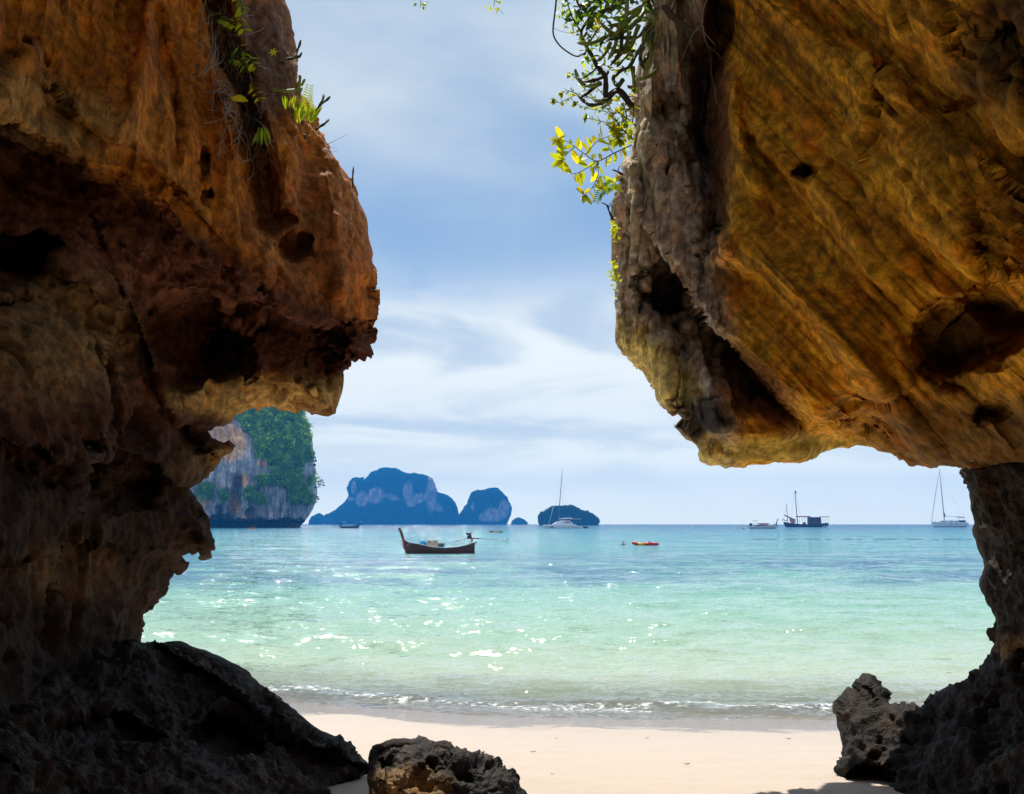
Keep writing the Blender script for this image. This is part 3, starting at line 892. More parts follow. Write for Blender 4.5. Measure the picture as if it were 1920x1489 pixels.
us = axis(685, 1010, 2.2, 660, 1040); vs = axis(1370, 1489, 2.2, 1360, 1700)
b1 = rock_sheet('boulder', [(696, 1412), (700, 1402), (708, 1397), (715, 1400), (722, 1392), (740, 1388), (760, 1386), (779, 1388), (785, 1380), (792, 1381), (800, 1388), (815, 1395), (830, 1394),
                (843, 1398), (850, 1410), (856, 1422), (862, 1450), (866, 1700), (702, 1700), (702, 1500), (699, 1450)],
                [(700, 1405, 6.1), (785, 1382, 6.2), (850, 1410, 6.1), (780, 1430, 5.75), (710, 1480, 5.75), (780, 1489, 5.55), (855, 1489, 5.8), (700, 1690, 5.6), (780, 1690, 5.3), (860, 1690, 5.6)],
                us, vs, lambda U, V: hollow(U, V, 735, 1470, 26, 30, 0, -0.10) + hollow(U, V, 800, 1470, 30, 40, 0, 0.10), lambda U, V: 1.2 + 0 * U,
                lambda U, V, P: mixc(flat_col((0.028, 0.021, 0.017), (0.07, 0.05, 0.035), 7)(U, V, P), (0.24, 0.135, 0.045), blob(U, V, 760, 1490, 90, 55) * 0.8),
                M['rock_dark'], thick=0.7, rim_px=24, rim=0.2, jag=(3.0, 14.0), seed=6.1, karst=0.9, back_stride=3,
                label='squat boulder with a knobbly black top and brown front on the near sand', cat='boulder')
b2 = rock_sheet('boulder', [(842, 1428), (858, 1413), (875, 1416), (890, 1415), (905, 1421), (912, 1416), (922, 1428), (932, 1435), (945, 1445), (958, 1452), (965, 1462), (975, 1475), (983, 1490),
                (1010, 1700), (830, 1700), (836, 1480)],
                [(850, 1420, 6.0), (912, 1418, 6.05), (980, 1489, 5.95), (910, 1460, 5.7), (850, 1489, 5.65), (920, 1489, 5.55), (840, 1690, 5.4), (1000, 1690, 5.6), (920, 1690, 5.2)],
                us, vs, None, lambda U, V: 1.5 + 0 * U, flat_col((0.024, 0.020, 0.017), (0.11, 0.095, 0.08), 8), M['rock_dark'], thick=0.7, rim_px=24, rim=0.2, jag=(3.0, 14.0), seed=7.1,
                karst=1.1, back_stride=3, label='low black boulder with pale crust leaning against the brown-fronted one', cat='boulder')

# ------------------------------------------------------------------ the cave behind the camera
ph_, th_ = np.meshgrid(np.linspace(math.pi * 0.98, math.pi * 2.02, 90), np.linspace(-0.5, math.pi / 2, 50))
dirs = np.stack([np.cos(ph_) * np.cos(th_), np.sin(ph_) * np.cos(th_), np.sin(th_)], -1)
PC = dirs * np.array([3.7, 6.5, 5.6]) + np.array([0, 2.7, 1.4])
PC = PC + dirs * (0.55 * fbm(PC * 0.5, 4))[..., None] + dirs * (0.12 * fbm(PC * 2.3 + 3, 3))[..., None]
nr, nc = ph_.shape
id_ = np.arange(nr * nc).reshape(nr, nc)
q = np.stack([id_[:-1, :-1], id_[1:, :-1], id_[1:, 1:], id_[:-1, 1:]], -1).reshape(-1, 4)
cc = np.zeros(PC.shape) + np.array((0.20, 0.11, 0.045))
cave = link('cave_wall', mesh_arrays('cave_wall', PC, q, cc.reshape(-1, 3)), M['rock_left'])
tag(cave, kind='structure')
# roof of the cave: from the back dome forward to the arch above the opening

# ------------------------------------------------------------------ small-mesh builder
class Geo:
    def __init__(self):
        self.v, self.f, self.c = [], [], []

    def add(self, verts, faces, col=None):
        o = len(self.v)
        self.v += [tuple(x) for x in verts]
        self.f += [tuple(i + o for i in f_) for f_ in faces]
        if col is not None:
            self.c += [col] * len(verts)

    def box(self, x0, x1, y0, y1, z0, z1, taper=0.0):
        t_ = taper
        self.add([(x0, y0, z0), (x1, y0, z0), (x1, y1, z0), (x0, y1, z0), (x0 + t_, y0 + t_, z1), (x1 - t_, y0 + t_, z1), (x1 - t_, y1 - t_, z1), (x0 + t_, y1 - t_, z1)],
                 [(0, 3, 2, 1), (4, 5, 6, 7), (0, 1, 5, 4), (1, 2, 6, 5), (2, 3, 7, 6), (3, 0, 4, 7)])
        return self

    def tube(self, pts, rad, n=7, cap=True):
        P = [Vector(p) for p in pts]
        if not isinstance(rad, (list, tuple)):
            rad = [rad] * len(P)
        tang = []
        for i in range(len(P)):
            d = (P[min(i + 1, len(P) - 1)] - P[max(i - 1, 0)])
            tang.append(d.normalized() if d.length > 0 else Vector((0, 0, 1)))
        ref = Vector((0, 0, 1)) if abs(tang[0].z) < 0.9 else Vector((1, 0, 0))
        a = tang[0].cross(ref).normalized()
        vs_, fs_ = [], []
        for i, p in enumerate(P):
            a = (a - tang[i] * a.dot(tang[i]))
            a = a.normalized() if a.length > 1e-6 else tang[i].orthogonal().normalized()
            b_ = tang[i].cross(a)
            for k in range(n):
                th = 2 * math.pi * k / n
                vs_.append(p + (a * math.cos(th) + b_ * math.sin(th)) * rad[i])
        for i in range(len(P) - 1):
            for k in range(n):
                fs_.append((i * n + k, i * n + (k + 1) % n, (i + 1) * n + (k + 1) % n, (i + 1) * n + k))
        if cap:
            fs_.append(tuple(range(n))[::-1])
            fs_.append(tuple((len(P) - 1) * n + k for k in range(n)))
        self.add(vs_, fs_)
        return self

    def loft(self, rings, closed=True, cap=True):
        n = len(rings[0])
        vs_ = [p for r_ in rings for p in r_]
        fs_ = []
        m_ = n if closed else n - 1
        for i in range(len(rings) - 1):
            for k in range(m_):
                fs_.append((i * n + k, i * n + (k + 1) % n, (i + 1) * n + (k + 1) % n, (i + 1) * n + k))
        if cap:
            fs_.append(tuple(range(n))[::-1])
            fs_.append(tuple((len(rings) - 1) * n + k for k in range(n)))
        self.add(vs_, fs_)
        return self

    def ball(self, c, r, n=10, m_=7):
        rx, ry, rz = r if isinstance(r, (tuple, list)) else (r, r, r)
        rings = []
        for i in range(m_ + 1):
            ph = -math.pi / 2 + math.pi * i / m_
            k = max(math.cos(ph), 0.02)
            rings.append([(c[0] + rx * k * math.cos(2 * math.pi * j / n), c[1] + ry * k * math.sin(2 * math.pi * j / n), c[2] + rz * math.sin(ph)) for j in range(n)])
        return self.loft(rings)

    def build(self, name, mat, parent=None, loc=None, smooth=False):
        me = bpy.data.meshes.new(name)
        me.from_pydata([tuple(x) for x in self.v], [], self.f)
        if self.c and len(self.c) == len(self.v):
            at_ = me.color_attributes.new('tint', 'FLOAT_COLOR', 'POINT')
            at_.data.foreach_set('color', np.array([(*c_, 1) for c_ in self.c], np.float32).ravel())
        me.update()
        if smooth:
            me.polygons.foreach_set('use_smooth', [True] * len(me.polygons))
        return link(name, me, mat, parent, loc)


rnd = random.Random(11)

M['hull_brown'] = plain('varnished_brown_hull', (0.085, 0.026, 0.016), 0.45, var=0.35, scale=2.0)
M['hull_dark'] = plain('dark_hull_paint', (0.035, 0.028, 0.045), 0.5, var=0.3)
M['white'] = plain('white_gelcoat', (0.78, 0.79, 0.80), 0.35, var=0.06)
M['offwhite'] = plain('weathered_white_paint', (0.62, 0.61, 0.58), 0.55, var=0.15)
M['trim_blue'] = plain('pale_blue_trim', (0.30, 0.45, 0.55), 0.5, var=0.15)
M['red'] = plain('red_plastic', (0.62, 0.012, 0.03), 0.35, var=0.1)
M['yellow'] = plain('yellow_plastic', (0.75, 0.42, 0.01), 0.35, var=0.1)
M['green'] = plain('green_plastic', (0.05, 0.26, 0.09), 0.4, var=0.1)
M['orange'] = plain('orange_plastic', (0.75, 0.24, 0.02), 0.4, var=0.1)
M['black'] = plain('black_rubber', (0.015, 0.015, 0.017), 0.6, var=0.2)
M['engine'] = plain('greasy_engine_metal', (0.10, 0.025, 0.025), 0.45, 0.3, var=0.5, scale=9)
M['steel'] = plain('galvanised_steel', (0.22, 0.22, 0.24), 0.4, 0.6, var=0.2)
M['spar'] = plain('grey_spar', (0.16, 0.16, 0.20), 0.45, var=0.15)
M['wood'] = plain('dark_teak', (0.09, 0.038, 0.022), 0.6, var=0.4, scale=4)
M['sailcloth'] = plain('pink_sailcloth', (0.55, 0.22, 0.18), 0.8, var=0.2)
M['awning'] = plain('red_brown_awning', (0.28, 0.06, 0.045), 0.75, var=0.25)
M['canvas_navy'] = plain('navy_canvas', (0.03, 0.03, 0.12), 0.8, var=0.2)
M['tarp'] = plain('blue_tarpaulin', (0.02, 0.30, 0.62), 0.45, var=0.25, scale=6)
M['crate'] = plain('cream_crate', (0.72, 0.52, 0.32), 0.6, var=0.2, scale=6)
M['box_dark'] = plain('slate_box', (0.07, 0.08, 0.14), 0.5, var=0.2)
M['ribbon'] = plain('faded_red_ribbon', (0.62, 0.08, 0.09), 0.8, var=0.3, scale=8)
M['skin'] = plain('sunned_skin', (0.45, 0.24, 0.16), 0.55, var=0.1)
M['hair'] = plain('black_hair', (0.012, 0.010, 0.010), 0.6, var=0.2)
M['cloth_dark'] = plain('dark_vest', (0.03, 0.03, 0.06), 0.8, var=0.2)
M['glass_dark'] = plain('tinted_window', (0.02, 0.025, 0.035), 0.1, var=0.1)
M['porthole_red'] = plain('red_brown_window', (0.30, 0.06, 0.03), 0.25, var=0.2)


def hull(g, st, beam_pow=0.55, inner=0.0, n=6):
    """st: (x, half beam, keel z, sheer z); a lofted hull, open on top when inner > 0"""
    rings = []
    for x, hb, zk, zs in st:
        out = []
        for k in range(n + 1):
            s_ = k / n
            out.append((x, -hb * (1 - s_ ** 2.2) ** beam_pow if False else -hb * math.cos(s_ * math.pi / 2) ** beam_pow, zs + (zk - zs) * math.sin(s_ * math.pi / 2) ** 1.4))
        half = out
        ring = half + [(p[0], -p[1], p[2]) for p in half[::-1][1:]]
        if inner:
            inn = []
            for (a_, b_, c_) in ring[::-1]:
                inn.append((a_, b_ * (1 - inner), max(c_, zk + (zs - zk) * 0.35)))
            ring = ring + inn
        rings.append(ring)
    g.loft(rings, closed=True, cap=True)
    return g


# ------------------------------------------------------------------ islands and the near cliff
def green_rock_material(name):
    m, t = new_mat(name)
    pos = t.n('ShaderNodeNewGeometry').outputs['Position']
    a = t.n('ShaderNodeVertexColor', layer_name='tint')
    mp = t.n('ShaderNodeMapping', {0: pos, 3: (1, 1, 0.16)})
    n1 = t.n('ShaderNodeTexNoise', {'Vector': mp.outputs[0], 'Scale': 0.30, 'Detail': 6, 'Roughness': 0.65}).outputs[0]
    n2 = t.n('ShaderNodeTexNoise', {'Vector': pos, 'Scale': 0.12, 'Detail': 6, 'Roughness': 0.6}).outputs[0]
    k = t.math('MULTIPLY_ADD', t.smooth(n1, 0.3, 0.7), 0.95, 0.5)
    col = t.mix(1.0, a.outputs[0], t.n('ShaderNodeCombineColor', {0: k, 1: k, 2: k}).outputs[0], 'MULTIPLY')
    k2 = t.math('MULTIPLY_ADD', t.smooth(n2, 0.3, 0.7), 0.5, 0.75)
    col = t.mix(1.0, col, t.n('ShaderNodeCombineColor', {0: k2, 1: k2, 2: k2}).outputs[0], 'MULTIPLY')
    b_ = t.n('ShaderNodeBump', {'Strength': 0.8, 'Distance': 1.2, 'Height': n1})
    p = t.n('ShaderNodeBsdfPrincipled', {'Base Color': col, 'Roughness': 1.0, 'Normal': b_.outputs[0], 'Specular IOR Level': 0.0})
    t.n('ShaderNodeOutputMaterial', {0: p.outputs[0]})
    return m


def foliage_material(name, trans=0.35):
    m, t = new_mat(name)
    a = t.n('ShaderNodeVertexColor', layer_name='tint')
    d = t.n('ShaderNodeBsdfPrincipled', {'Base Color': a.outputs[0], 'Roughness': 0.6, 'Specular IOR Level': 0.25})
    tr = t.n('ShaderNodeBsdfTranslucent', {'Color': t.mix(1.0, a.outputs[0], (1.5, 1.4, 0.4), 'MULTIPLY')})
    mx = t.n('ShaderNodeMixShader', {0: trans, 1: d.outputs[0], 2: tr.outputs[0]})
    t.n('ShaderNodeOutputMaterial', {0: mx.outputs[0]})
    return m


M['cliff'] = green_rock_material('grey_streaked_cliff')
M['forest'] = foliage_material('cliff_foliage', 0.30)

CL_D = 585.0
CL_poly = [(200, 730), (330, 690), (420, 700), (500, 705), (555, 722), (568, 765), (577, 798), (585, 820), (588, 850), (590, 880), (592, 905), (594, 925), (592, 942),
           (585, 955), (578, 968), (571, 978), (564, 985), (561, 995), (200, 995)]
CL_ctrl = [(200, 990, 560), (350, 990, 575), (450, 990, 578), (562, 990, 600), (590, 900, 615), (575, 800, 615), (480, 870, 580), (380, 850, 575), (200, 750, 575), (450, 740, 605), (540, 850, 590), (540, 940, 588)]
_clb = rbf(CL_ctrl)


def CL_feat(U, V):
    d = flutes(U, V, 90, 12, 90, 9.0, 21.0, 4, 10)
    d = d + 26 * sstep(V, 972, 982) * sstep(995 - V, -20, 4)                    # the notch the sea cut at its foot
    d = d + rib(U, V, [(446, 900), (440, 940), (430, 985)], -16, 9) + rib(U, V, [(412, 955), (410, 990)], -12, 6)
    d = d + hollow(U, V, 415, 975, 22, 14, 0, 14) + hollow(U, V, 470, 965, 12, 14, 0, 8)
    return d


def CL_veg(U, V):
    n = fbm(np.stack([U / 22, V / 22, 0 * U + 3], -1), 3, 0.6)
    pol = [(430, 700), (437, 775), (452, 800), (468, 815), (476, 835), (480, 855), (500, 868), (502, 880), (515, 885), (520, 900), (478, 905), (478, 915), (500, 912), (530, 912), (542, 925),
           (545, 948), (560, 952), (580, 940), (594, 925), (592, 890), (590, 850), (580, 800), (560, 700)]
    s = signed_distance(U, V, pol) - 5 + 26 * n
    bare = signed_distance(U, V, [(545, 790), (553, 785), (552, 830), (545, 825)]) 
    bare2 = signed_distance(U, V, [(566, 868), (586, 862), (592, 935), (580, 925), (566, 900)]) + 8 * n
    s = np.where(bare > 0, -5, s)
    s = np.where(bare2 > 0, -5, s)
    for (a_, b_, r1, r2) in ((386, 922, 13, 15), (470, 925, 11, 12), (421, 928, 6, 10), (488, 935, 5, 9), (585, 900, 5, 8), (505, 896, 22, 6)):
        s = np.maximum(s, 14 * (1 - np.sqrt(((U - a_) / r1) ** 2 + ((V - b_) / r2) ** 2)) + 6 * n)
    return s


def CL_col(U, V, P):
    st = fbm(np.stack([U / 4.5, V / 60, 0 * U + 3], -1), 4, 0.65)
    n = fbm(np.stack([U / 30, V / 30, 0 * U + 5], -1), 3)
    c = np.zeros(U.shape + (3,)) + np.array((0.42, 0.40, 0.42))
    c = mixc(c, (0.15, 0.14, 0.17), sstep(st, 0.0, 0.28) * 0.85)
    c = mixc(c, (0.66, 0.62, 0.60), sstep(-st, 0.1, 0.35) * 0.6)
    warm = np.maximum.reduce([blob(U, V, 432, 830, 34, 38, 15), blob(U, V, 455, 900, 12, 14), blob(U, V, 489, 866, 8, 8), blob(U, V, 440, 945, 7, 22), blob(U, V, 462, 972, 10, 7), blob(U, V, 400, 805, 20, 18), blob(U, V, 380, 940, 16, 10)])
    c = mixc(c, (0.92, 0.43, 0.15), np.clip(warm * 1.4, 0, 1) * (0.65 + 0.35 * sstep(-st, -0.1, 0.2)))
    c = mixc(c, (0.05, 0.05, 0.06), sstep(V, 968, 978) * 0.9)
    c = mixc(c, (0.05, 0.085, 0.03), sstep(CL_veg(U, V), -3, 4))
    return c


cliff = rock_sheet('sea_cliff', CL_poly, CL_ctrl, axis(340, 600, 1.0, 190, 610), axis(700, 995, 1.0, 680, 1000), CL_feat, None, CL_col, M['cliff'], thick=70, rim_px=16, rim=16,
                   jag=(1.0, 9.0), unit=16.0, seed=8.0, fine=1.4, back_stride=4,
                   label='grey and orange limestone cliff draped in green trees, rising from the sea at left', cat='cliff')

# trees on the cliff: one mass of leaf clumps
def leaf_cloud(centres, radii, size, per, cols, flat=0.75):
    """centres (n,3), radii (n,) -> triangles scattered in the outer part of each clump"""
    n = len(centres)
    C3 = np.repeat(centres, per, 0); Rr = np.repeat(radii, per)
    d = rng.normal(size=(n * per, 3)); d /= np.linalg.norm(d, axis=1)[:, None]
    d[:, 2] *= flat
    rr = Rr * (0.55 + 0.5 * rng.random(n * per))
    p = C3 + d * rr[:, None]
    t1 = rng.normal(size=p.shape); t1 /= np.linalg.norm(t1, axis=1)[:, None]
    nn_ = d + 0.6 * rng.normal(size=p.shape); nn_ /= np.linalg.norm(nn_, axis=1)[:, None]
    a = np.cross(nn_, t1); a /= np.linalg.norm(a, axis=1)[:, None] + 1e-9
    b_ = np.cross(nn_, a)
    s = size * (0.6 + 0.8 * rng.random(n * per))[:, None]
    v = np.stack([p - a * s * 0.5, p + b_ * s * 0.45, p + a * s * 0.55, p - b_ * s * 0.45], 1)
    c = np.repeat(cols, per, 0) * (0.7 + 0.6 * rng.random((n * per, 1)))
    f_ = np.arange(n * per * 4).reshape(-1, 4)
    return v.reshape(-1, 3), f_, np.repeat(c, 4, 0)


uu = rng.uniform(355, 597, 26000); vv = rng.uniform(700, 965, 26000)
ok = (CL_veg(uu, vv) > 0) & (signed_distance(uu, vv, CL_poly) > -2)
uu, vv = uu[ok][:2300], vv[ok][:2300]
dd = _clb(uu, vv) + CL_feat(uu, vv)
rad = rng.uniform(1.6, 3.6, len(uu))
sdp = signed_distance(uu, vv, CL_poly)
q_ = np.clip(1 - np.maximum(sdp, 0) / 16, 0, 1)
dd = dd + 16 * (1 - np.sqrt(np.maximum(1 - q_ * q_, 0)))
cen = place(uu, vv, dd - rad * 0.8 - 1.5)
tone = fbm(np.stack([uu / 12, vv / 12, 0 * uu], -1), 2)[:, None] + 0.35 * rng.normal(size=(len(uu), 1)) * 0.4
cols = np.array((0.13, 0.27, 0.035)) * (1 + 1.2 * tone) + np.maximum(tone, 0) * np.array((0.22, 0.20, 0.0))
fv, ff, fc_ = leaf_cloud(cen, rad, 0.95, 46, np.clip(cols * 1.15, 0.01, 0.5))
forest = link('cliff_forest', mesh_arrays('cliff_forest', fv, ff, fc_, smooth=False), M['forest'])
tag(forest, 'dense green trees and shrubs clinging to the grey cliff', 'forest', kind='stuff')


def crown_tree(name, label, u0, v0, d, trunk, clumps, leafsize, per, col, group=None):
    base = at(u0, v0, d)
    root = empty(name, base)
    tag(root, label, 'tree', group)
    s = d / F
    g = Geo()
    for pts, r0 in trunk:
        P = [Vector(((a_ - u0) * s, rnd.uniform(-0.3, 0.3), (v0 - b_) * s)) for a_, b_ in pts]
        g.tube(P, [r0 * (1 - 0.7 * i / (len(P) - 1)) for i in range(len(P))], 6)
    g.build('trunk', M['bark'], root, smooth=True)
    cen_ = np.array([((a_ - u0) * s, rnd.uniform(-0.5, 0.5), (v0 - b_) * s) for a_, b_, r_ in clumps])
    rr = np.array([r_ * s for _, _, r_ in clumps])
    v_, f_, c_ = leaf_cloud(cen_, rr, leafsize, per, np.repeat(np.array([col]), len(cen_), 0))
    link('crown', mesh_arrays('crown', v_, f_, c_, smooth=False), M['forest'], root)
    return root


M['bark'] = plain('grey_bark', (0.12, 0.085, 0.06), 0.85, var=0.3, scale=5, bump=0.4)
crown_tree('leaning_tree', 'small tree with an open round crown leaning out from the right edge of the cliff', 589, 914, 600,
           [([(589, 914), (594, 914), (599, 911), (602, 907)], 0.35), ([(596, 913), (600, 914), (605, 911)], 0.2)],
           [(598, 903, 3.5), (602, 901, 4), (605, 905, 3.5), (601, 908, 3), (607, 910, 2.2), (597, 908, 2)], 0.7, 26, (0.10, 0.13, 0.05))
crown_tree('cliff_shrub', 'spiky shrub on the right edge of the cliff below the leaning tree', 589, 938, 600,
           [([(589, 938), (593, 936), (596, 934)], 0.25)], [(594, 932, 3), (596, 936, 2.6), (592, 941, 2.6)], 0.8, 24, (0.09, 0.11, 0.045))
crown_tree('cliff_shrub', 'bushy shrub jutting from the right edge of the cliff above the leaning tree', 587, 866, 606,
           [([(587, 866), (590, 864), (592, 862)], 0.25)], [(590, 858, 3.2), (592, 864, 2.8), (590, 872, 2.8), (588, 850, 3)], 0.9, 26, (0.06, 0.10, 0.035))


def island(name, label, poly, d, thick, rock_blobs, step, rim, unit, rough_px=(1.2, 9.0), forest_n=0, cat='island', seed=0.0, vegc=(0.004, 0.020, 0.022), rockc=(0.40, 0.31, 0.30)):  # default green pushed dark and blue, distance haze put into it
    P = np.array(poly, float)
    cx = P[:, 0].mean(); lo, hi = P[:, 0].min(), P[:, 0].max(); tp = P[:, 1].min()
    ctrl = [(lo, 985, d + thick * 0.3), (hi, 985, d + thick * 0.3), (cx, 985, d), (cx, tp, d + thick * 0.45), (lo, tp, d + thick * 0.5), (hi, tp, d + thick * 0.5)]

    def col(U, V, P_):
        st = fbm(np.stack([U / 4, V / 26, 0 * U + 3], -1), 3, 0.6)
        n = fbm(np.stack([U / 14, V / 14, 0 * U + 4], -1), 3)
        c = np.zeros(U.shape + (3,)) + np.array(vegc)
        c = mixc(c, np.array(vegc) * 1.8, sstep(n, 0.0, 0.3) * 0.6)
        for b_ in rock_blobs:
            c = mixc(c, rockc, blob(U, V, *b_, soft=0.35) * (0.5 + 0.5 * sstep(st, -0.25, 0.2)))
        return c

    o = rock_sheet(name, poly, ctrl, axis(lo - 2, hi + 2, step, lo - 3, hi + 3), axis(tp - 3, 988, step, tp - 4, 989),
                   lambda U, V: flutes(U, V, 88, 16, 60, unit * 0.9, 31.0 + seed, 3) , None, col, M['cliff'], thick=thick, rim_px=10, rim=unit * 0.8,
                   jag=rough_px, unit=unit, seed=9.0 + seed, fine=3.0, back_stride=3, label=label, cat=cat)
    return o


island('limestone_island', 'big blue hazy island with a flat domed top and pale cliffs', [(578, 986), (580, 975), (584, 969), (592, 965), (600, 964), (607, 968), (618, 962), (630, 955), (640, 947), (648, 940), (653, 930), (651, 915),
       (655, 903), (660, 897), (668, 895), (680, 897), (684, 900), (688, 893), (695, 885), (705, 882), (712, 878), (725, 877), (742, 878), (752, 883), (763, 888), (775, 887), (790, 890), (802, 892),
       (810, 897), (815, 908), (820, 922), (828, 925), (838, 928), (848, 935), (855, 945), (859, 958), (862, 970), (861, 986)], 2600, 260,
       [(678, 935, 12, 16, 10), (705, 930, 16, 14, -30), (663, 915, 5, 14), (735, 932, 16, 6, 15), (765, 925, 10, 22), (785, 935, 20, 10, -20), (808, 928, 10, 34), (818, 950, 16, 8, 40), (770, 945, 10, 6), (658, 935, 6, 5)], 1.0, 70, 45.0)
island('limestone_island', 'tall rounded blue hazy island with a pale cliff on its right side', [(856, 986), (860, 968), (868, 955), (875, 945), (880, 930), (886, 922), (895, 919), (905, 919), (915, 915), (925, 914), (935, 916), (942, 922), (950, 932),
       (956, 943), (960, 955), (957, 968), (952, 979), (949, 986)], 2550, 180, [(925, 965, 18, 14), (945, 955, 10, 18), (908, 970, 10, 8), (886, 950, 3, 8)], 1.0, 70, 40.0, seed=1.0)
island('small_islet', 'tiny blue hazy islet just right of the rounded island', [(957, 986), (960, 977), (966, 972), (974, 970), (982, 974), (989, 979), (991, 986)], 2700, 60, [], 1.0, 20, 16.0, seed=2.0, cat='islet')
islet = island('wooded_islet', 'low wooded dark green islet behind the catamaran', [(1011, 986), (1009, 976), (1008, 968), (1013, 961), (1019, 960), (1026, 955), (1034, 950), (1042, 949), (1050, 949), (1060, 948), (1070, 947), (1078, 950), (1086, 953), (1092, 958),
       (1100, 957), (1108, 962), (1116, 967), (1122, 972), (1125, 978), (1121, 986)], 1500, 60, [(1014, 973, 5, 8), (1070, 980, 12, 3)], 1.0, 26, 14.0, seed=3.0, cat='islet', vegc=(0.02, 0.05, 0.03))
uu = rng.uniform(1010, 1124, 1500); vv = rng.uniform(947, 981, 1500)
IP = [(1010, 982), (1009, 968), (1014, 961), (1026, 955), (1034, 950), (1050, 949), (1070, 947), (1078, 950), (1092, 958), (1108, 962), (1122, 972), (1124, 980)]
ok = signed_distance(uu, vv, IP) > 0
uu, vv = uu[ok], vv[ok]
cen = place(uu, vv, np.full(len(uu), 1488.0) + 12 * (981 - vv) / 30)
rad = rng.uniform(1.5, 3.2, len(uu))
cols = np.array((0.03, 0.075, 0.035)) * (1 + 0.6 * rng.normal(size=(len(uu), 1)) * 0.5)
fv, ff, fc_ = leaf_cloud(cen, rad, 1.6, 12, np.clip(cols, 0.008, 0.3))
tag(link('islet_forest', mesh_arrays('islet_forest', fv, ff, fc_, smooth=False), M['forest']), 'dark trees covering the low islet behind the catamaran', 'forest', kind='stuff')


# ------------------------------------------------------------------ boats
class Boat:
    """builds parts in photograph pixels around (u0, v waterline) at the boat's own distance"""
    def __init__(self, name, label, cat, u0, vw, d=None, yaw=0.0, group=None):
        self.d = d or sea_y(vw)
        self.s = self.d / F
        self.u0, self.vw = u0, vw
        p = at(u0, vw, self.d)
        p.z = 0.02 if self.d > 120 else -0.05
        self.root = empty(name, p, yaw)
        self.p = p
        tag(self.root, label, cat, group)

    def xz(self, u, v):
        return ((u - self.u0) * self.s, (self.vw - v) * self.s)

    def pt(self, u, v, y=0.0):
        x, z = self.xz(u, v)
        return (x, y, z)

    def tube(self, name, pts, r, mat, n=7, y=None, parent=None):
        g = Geo()
        P = [self.pt(*p) for p in pts]
        g.tube(P, [a_ * self.s for a_ in r] if isinstance(r, (list, tuple)) else r * self.s, n)
        return g.build(name, M[mat], parent or self.root, smooth=True)

    def box(self, name, u0, u1, v0, v1, y0, y1, mat, taper=0.0, parent=None):
        g = Geo()
        x0, z1 = self.xz(u0, v0); x1, z0 = self.xz(u1, v1)
        g.box(x0, x1, y0, y1, z0, z1, taper)
        return g.build(name, M[mat], parent or self.root)

    def hull(self, name, st, mat, inner=0.0, bp=0.55, off=0.0, parent=None):
        g = Geo()
        S = []
        for (u, hb, vk, vs_) in st:
            x, zk = self.xz(u, vk); _, zs = self.xz(u, vs_)
            S.append((x, hb, zk, zs))
        hull(g, S, bp, inner)
        if off:
            g.v = [(a_, b_ + off, c_) for a_, b_, c_ in g.v]
        return g.build(name, M[mat], parent or self.root, smooth=False)

    def panel(self, name, pts, thick, mat, y=0.0, parent=None):
        g = Geo()
        P = [self.pt(*p) for p in pts]
        n = len(P)
        g.add([(a_, y - thick / 2, c_) for a_, _, c_ in P] + [(a_, y + thick / 2, c_) for a_, _, c_ in P],
              [tuple(range(n)), tuple(range(n, 2 * n))[::-1]] + [(i, i + n, (i + 1) % n + n, (i + 1) % n) for i in range(n)])
        return g.build(name, M[mat], parent or self.root)


# the nearest longtail
b = Boat('longtail_boat', 'brown longtail boat with tall prow post and motor on a pole, nearest on the water', 'boat', 828, 1038, yaw=R(4))
st = [(757, 0.04, 1018, 1011), (763, 0.22, 1036, 1014.5), (770, 0.42, 1041, 1017), (786, 0.66, 1042, 1019.5), (811, 0.84, 1042, 1025), (834, 0.86, 1042, 1026.5), (858, 0.80, 1042, 1025), (878, 0.66, 1042, 1020.5), (889, 0.52, 1040, 1016)]
b.hull('hull', st, 'hull_brown', inner=0.10)
for sgn in (-1, 1):
    b.tube('gunwale', [(u, vs_ - 0.4, sgn * hb * 1.0) for u, hb, _, vs_ in st[1:]], 0.8, 'trim_blue', 5)
    b.tube('rub_strake', [(u, vs_ + 2.6, sgn * (hb * 0.99 + 0.015)) for u, hb, _, vs_ in st[2:]], 0.35, 'wood', 5)
b.tube('prow_post', [(764, 1037, 0), (760, 1022, 0), (757, 1010, 0), (753.5, 1000, 0), (749, 990, 0)], [2.0, 2.3, 2.6, 2.7, 2.9], 'hull_brown', 6)
b.tube('prow_cap', [(749.1, 990.4, 0), (748.8, 989.3, 0)], [3.0, 2.6], 'crate', 6)
rb = b.tube('ribbon', [(756, 1012, -0.17), (759, 1011, -0.2), (760.5, 1013, -0.12)], 1.7, 'ribbon', 6)
b.panel('ribbon', [(756, 1013), (759, 1014), (759.5, 1021), (760.5, 1028), (757.5, 1028.5), (756.6, 1021)], 0.06, 'ribbon', -0.3)
b.tube('mooring_rope', [(771, 1016.5, -0.45), (766, 1021, -0.40), (762, 1024, -0.1)], 0.4, 'crate', 5)
for (u, hb) in ((800, 0.74), (845, 0.80), (868, 0.70)):
    g = Geo(); x, z = b.xz(u, 1025 if u != 868 else 1023)
    g.box(x - 0.12, x + 0.12, -hb * 0.9, hb * 0.9, z - 0.05, z)
    g.build('thwart', M['wood'], b.root)
b.hull('stern_deck', [(880, 0.56, 1021, 1017.2), (889, 0.5, 1019, 1014.8), (893, 0.42, 1018, 1013.6)], 'offwhite', bp=0.3)
en = b.box('engine', 874.5, 884, 999.5, 1010.5, -0.22, 0.22, 'engine', 0.10)
b.tube('air_filter', [(873, 1001, 0), (876, 1000, 0)], [1.8, 1.8], 'black', 8, parent=en)
